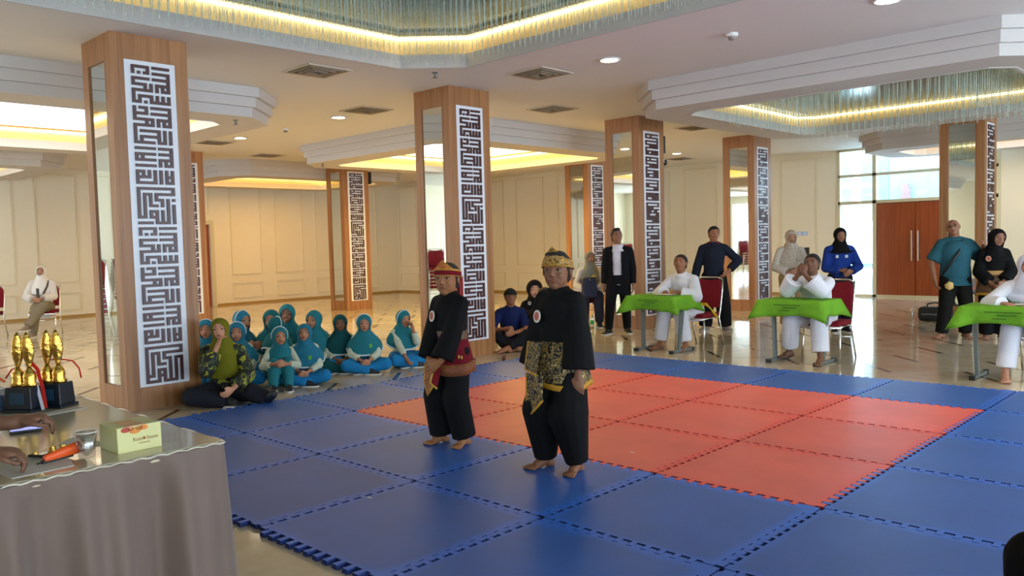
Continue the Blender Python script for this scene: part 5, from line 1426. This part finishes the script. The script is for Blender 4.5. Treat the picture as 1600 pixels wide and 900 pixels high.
bgs = empty('shoulder_bag', (.40, 8.02, 1.13)); tag(bgs, 'dark strap bag at the shoulder of the woman in cream', 'bag'); MB().box(-.03, .03, -.02, .02, -.16, .09).build('strap', plain('strap_brown', '#4a3d36', .7), bgs); bevel(MB().box(-.10, .10, -.04, .04, -.36, -.15).build('body', plain('strap_brown', '#4a3d36'), bgs), .02)
S = skel(1.49, 'stand', False, 0, (0, 0, 0), RW=(.02, .12, .60), LW=(-.07, .125, .585), stance=.05)
s4 = person('girl in blue track jacket and black headscarf behind the middle judge', (1.0, 7.75, 0), -52, S, '#976850', .012, False, .6, ears=False)
shirt(s4, S, cloth('#1d3a8c', .4, 12.0), .013, .024, .95, -.5, .01, .0, 'track_jacket'); trousers(s4, S, cloth('#14151c', .4, 10.0), .014, .025, .96)
hijab(s4, S, BLACK, .011, .14, .8); shoes(s4, S, SH_B, SOLE)
MB().limb(S['sh'][-1]+V((-.062, 0, .0)), S['el'][-1]+V((-.058, 0, 0)), .012, .012).build('white_stripe', HEM, s4, True)
MB().tube([(-.10, .165, .84), (-.04, .175, .90), (.0, .17, .92)], [.012, .02, .012], 8).build('sleeve_print', plain('print_gold', '#b8962a', .6), s4, True)
for x_ in (-.06, .07): MB().box(x_-.018, x_+.018, .123, .128, 1.07, 1.11).build('chest_logo', HEM, s4)
S = skel(1.56, 'stand', False, -2, (-20, -12, 14), RW=(.17, .06, .50), LW=(-.20, .04, .76), LP=(-1, -.5, -1), stance=.085, ankles={1: ((.115, .05, .04), (.7, .9, 0)), -1: ((-.075, 0, .04), (-.2, 1, 0))}, slim=1.15)
s5 = person('bald man in teal shirt with a cross strap, head tilted', (2.50, 7.80, 0), -62, S, '#986950', .011, True, .7)
shirt(s5, S, cloth('#2a5a68', .4, 12.0), .012, .036, .44, -.28, .008, .0, 'tshirt', False); trousers(s5, S, cloth('#14130f', .4, 10.0), .013, .026, .96, .012)
MB().tube([S['sh'][-1]+V((.09, .06, .055)), V((.0, .158, 1.12)), V((.10, .158, .98)), V((.175, .07, .84))], .018, 6).build('cross_strap', M_BLACKP, s5, True)
c, r, f, u, k = S['hc'], S['hr'], S['hf'], S['hu'], S['hh']
gl_ = MB()
for sg in (1, -1): gl_.tube([c+r*(sg*.15+.09*math.cos(a))*k+u*(.035+.065*math.sin(a))*k+f*.385*k for a in [2*PI*q/12 for q in range(12)]], .008*k, 5, closed=True)
gl_.build('glasses', M_BLACKP, s5, True)
fd_ = MB().loft([(V((0, 0, 0)), .02, .004, (1, 0, 0), (0, 1, 0)), (V((0, .0, .05)), .06, .010, (1, 0, 0), (0, 1, 0)), (V((0, 0, .10)), .035, .006, (1, 0, 0), (0, 1, 0))], 10).build('paper_fan', plain('fan_yellow', '#c9a760', .6), None, True, (2.46, 7.50, .70)); fd_.rotation_euler = (0, 1.5, .5); tag(fd_, 'folded yellow paper in the bald man\'s hand', 'paper')
S = skel(1.42, 'stand', True, 0, (20, -4, -14), RW=(.05, .12, .52), LW=(-.05, .125, .53), stance=.06)
s6 = person('girl in black uniform and black headscarf leaning on the bald man', (2.92, 7.92, 0), -66, S, '#936550', .011, True, .6, ears=False)
shirt(s6, S, BLACK, .012, .024, .95, -.3, .01, .012, 'jacket', True, 1.04, .012); trousers(s6, S, BLACK, .013, .026, .95, .02, .12, .02)
hijab(s6, S, BLACK, .011, .30, .80)
wrap(s6, S, batik('brown_batik', '#3a2418', '#6e4a2a', '#9a7a4a', 50.0), .40, .60, .150, .11, .02, M_GOLDC)
MB().loft([(V((0, .004, z*1.42)), .115*1.42, .094*1.42, (1, 0, 0), (0, 1, 0)) for z in (.585, .592, .618, .625)], 28).build('belt', plain('belt_tan', '#b98a4c', .6), s6, True)
badge(s6, (.06*1.42, .094*1.42, .735*1.42), (.2, 1, .1), .032, plain('badge_cream', '#c9a98c', .6), RD_B)

# ---------------------------------------------------------------- people at the edges
S = skel(1.50, 'chair', False, 4, (-4, -20, 0), RW=(.06, .20, .43), LW=(-.03, .21, .44), knees={1: (.03, .26, .335), -1: (-.05, .25, .36)}, ankles={1: ((.07, .24, .04), (.2, 1, 0)), -1: ((.10, .38, .13), (.5, 1, -.1))})
w1 = person('woman in white headscarf and coat with khaki trousers by the left wall', (-10.22, .70, 0), -28, S, '#a67b62', .013, False, .6, ears=False)
shirt(w1, S, cloth('#d8d2cc', .4, 10.0), .015, .026, .95, -.5, .02, .01, 'coat'); trousers(w1, S, cloth('#7f7460', .4, 10.0), .015, .026, .95)
hijab(w1, S, cloth('#e0dcd6', .4, 10.0), .012, .42, .85); shoes(w1, S, plain('shoe_tan', '#8a7a68'), SOLE)
MB().tube([S['sh'][-1]+V((.05, .05, .05)), V((-.10, .14, .86)), V((-.04, .2, .72))], .018, 6).build('bag_strap', plain('strap_brown', '#4a3d36'), w1, True)
ph_ = MB().box(-.05, .05, -.01, .01, -.08, .08).build('tablet', M_BLACKP, None, False, (-9.88, .52, .76)); tag(ph_, 'dark handbag held by the woman in white', 'bag')
S = skel(1.55, 'chair', False, 6, (0, 0, 0), RW=(.07, .2, .4), LW=(-.06, .2, .4), knees={1: (.10, .26, .30), -1: (-.06, .25, .30)}, ankles={1: ((.12, .36, .04), (.2, 1, 0)), -1: ((.06, .40, .09), (.3, 1, 0))})
w2 = person('person in navy trousers and white shoes cut by the left edge', (-11.1, -.78, 0), -28, S, '#a67b62', .014, False, .6)
shirt(w2, S, cloth('#2a2f44', .4), .016, .02, .95, -.2); trousers(w2, S, cloth('#131a3c', .4, 10.0), .015, .024, .95); hair(w2, S, .012); shoes(w2, S, plain('shoe_white', '#d8d2ca', .6), SOLE)
# person at the front table: only the hands reach into the picture
S = skel(1.55, 'chair', False, 24, (0, -10, 0), RW=(.255, .315, .515), LW=(.06, .40, .53), seat=.40, RP=(1, -.3, .2))
w3 = person('dark sleeved person at the front table, hand reaching in from the left', (2.34, -3.74, 0), 80, S, '#74503d', .008, False, .9, hd={1: (.1, .8, -.1), -1: (.1, 1, .1)}, hn={1: (0, 0, -1), -1: (0, 0, -1)})
shirt(w3, S, cloth('#141a2c', .4, 12.0), .012, .02, .88, -.2); trousers(w3, S, cloth('#17181d', .4), .015, .02, .95); hair(w3, S, .01); shoes(w3, S, SH_B, SOLE)
# person at the right edge
S = skel(1.55, 'chair', False, 26, (0, -16, 0), RW=(.05, .215, .50), LW=(-.04, .22, .505), seat=.40)
w4 = person('dark clothed person at the right edge, only a black knee in the picture', (5.60, -1.26, 0), -140, S, '#80573f', .008, False, .9)
shirt(w4, S, BLACK, .012, .014, .62, -.2); trousers(w4, S, cloth('#0c0c0e', .4, 10.0), .013, .022, .95); hair(w4, S, .009, 'tuft'); shoes(w4, S, SH_B, SOLE)
c4 = copy_tree(ch0, (5.60, -1.26, 0), math.radians(-140+90)); tag(c4, 'maroon chair at the right edge under the dark clothed person', 'chair')
c5 = copy_tree(ch0, (2.34, -3.74, 0), math.radians(80+90)); tag(c5, 'maroon chair behind the front table', 'chair')
bake_all()
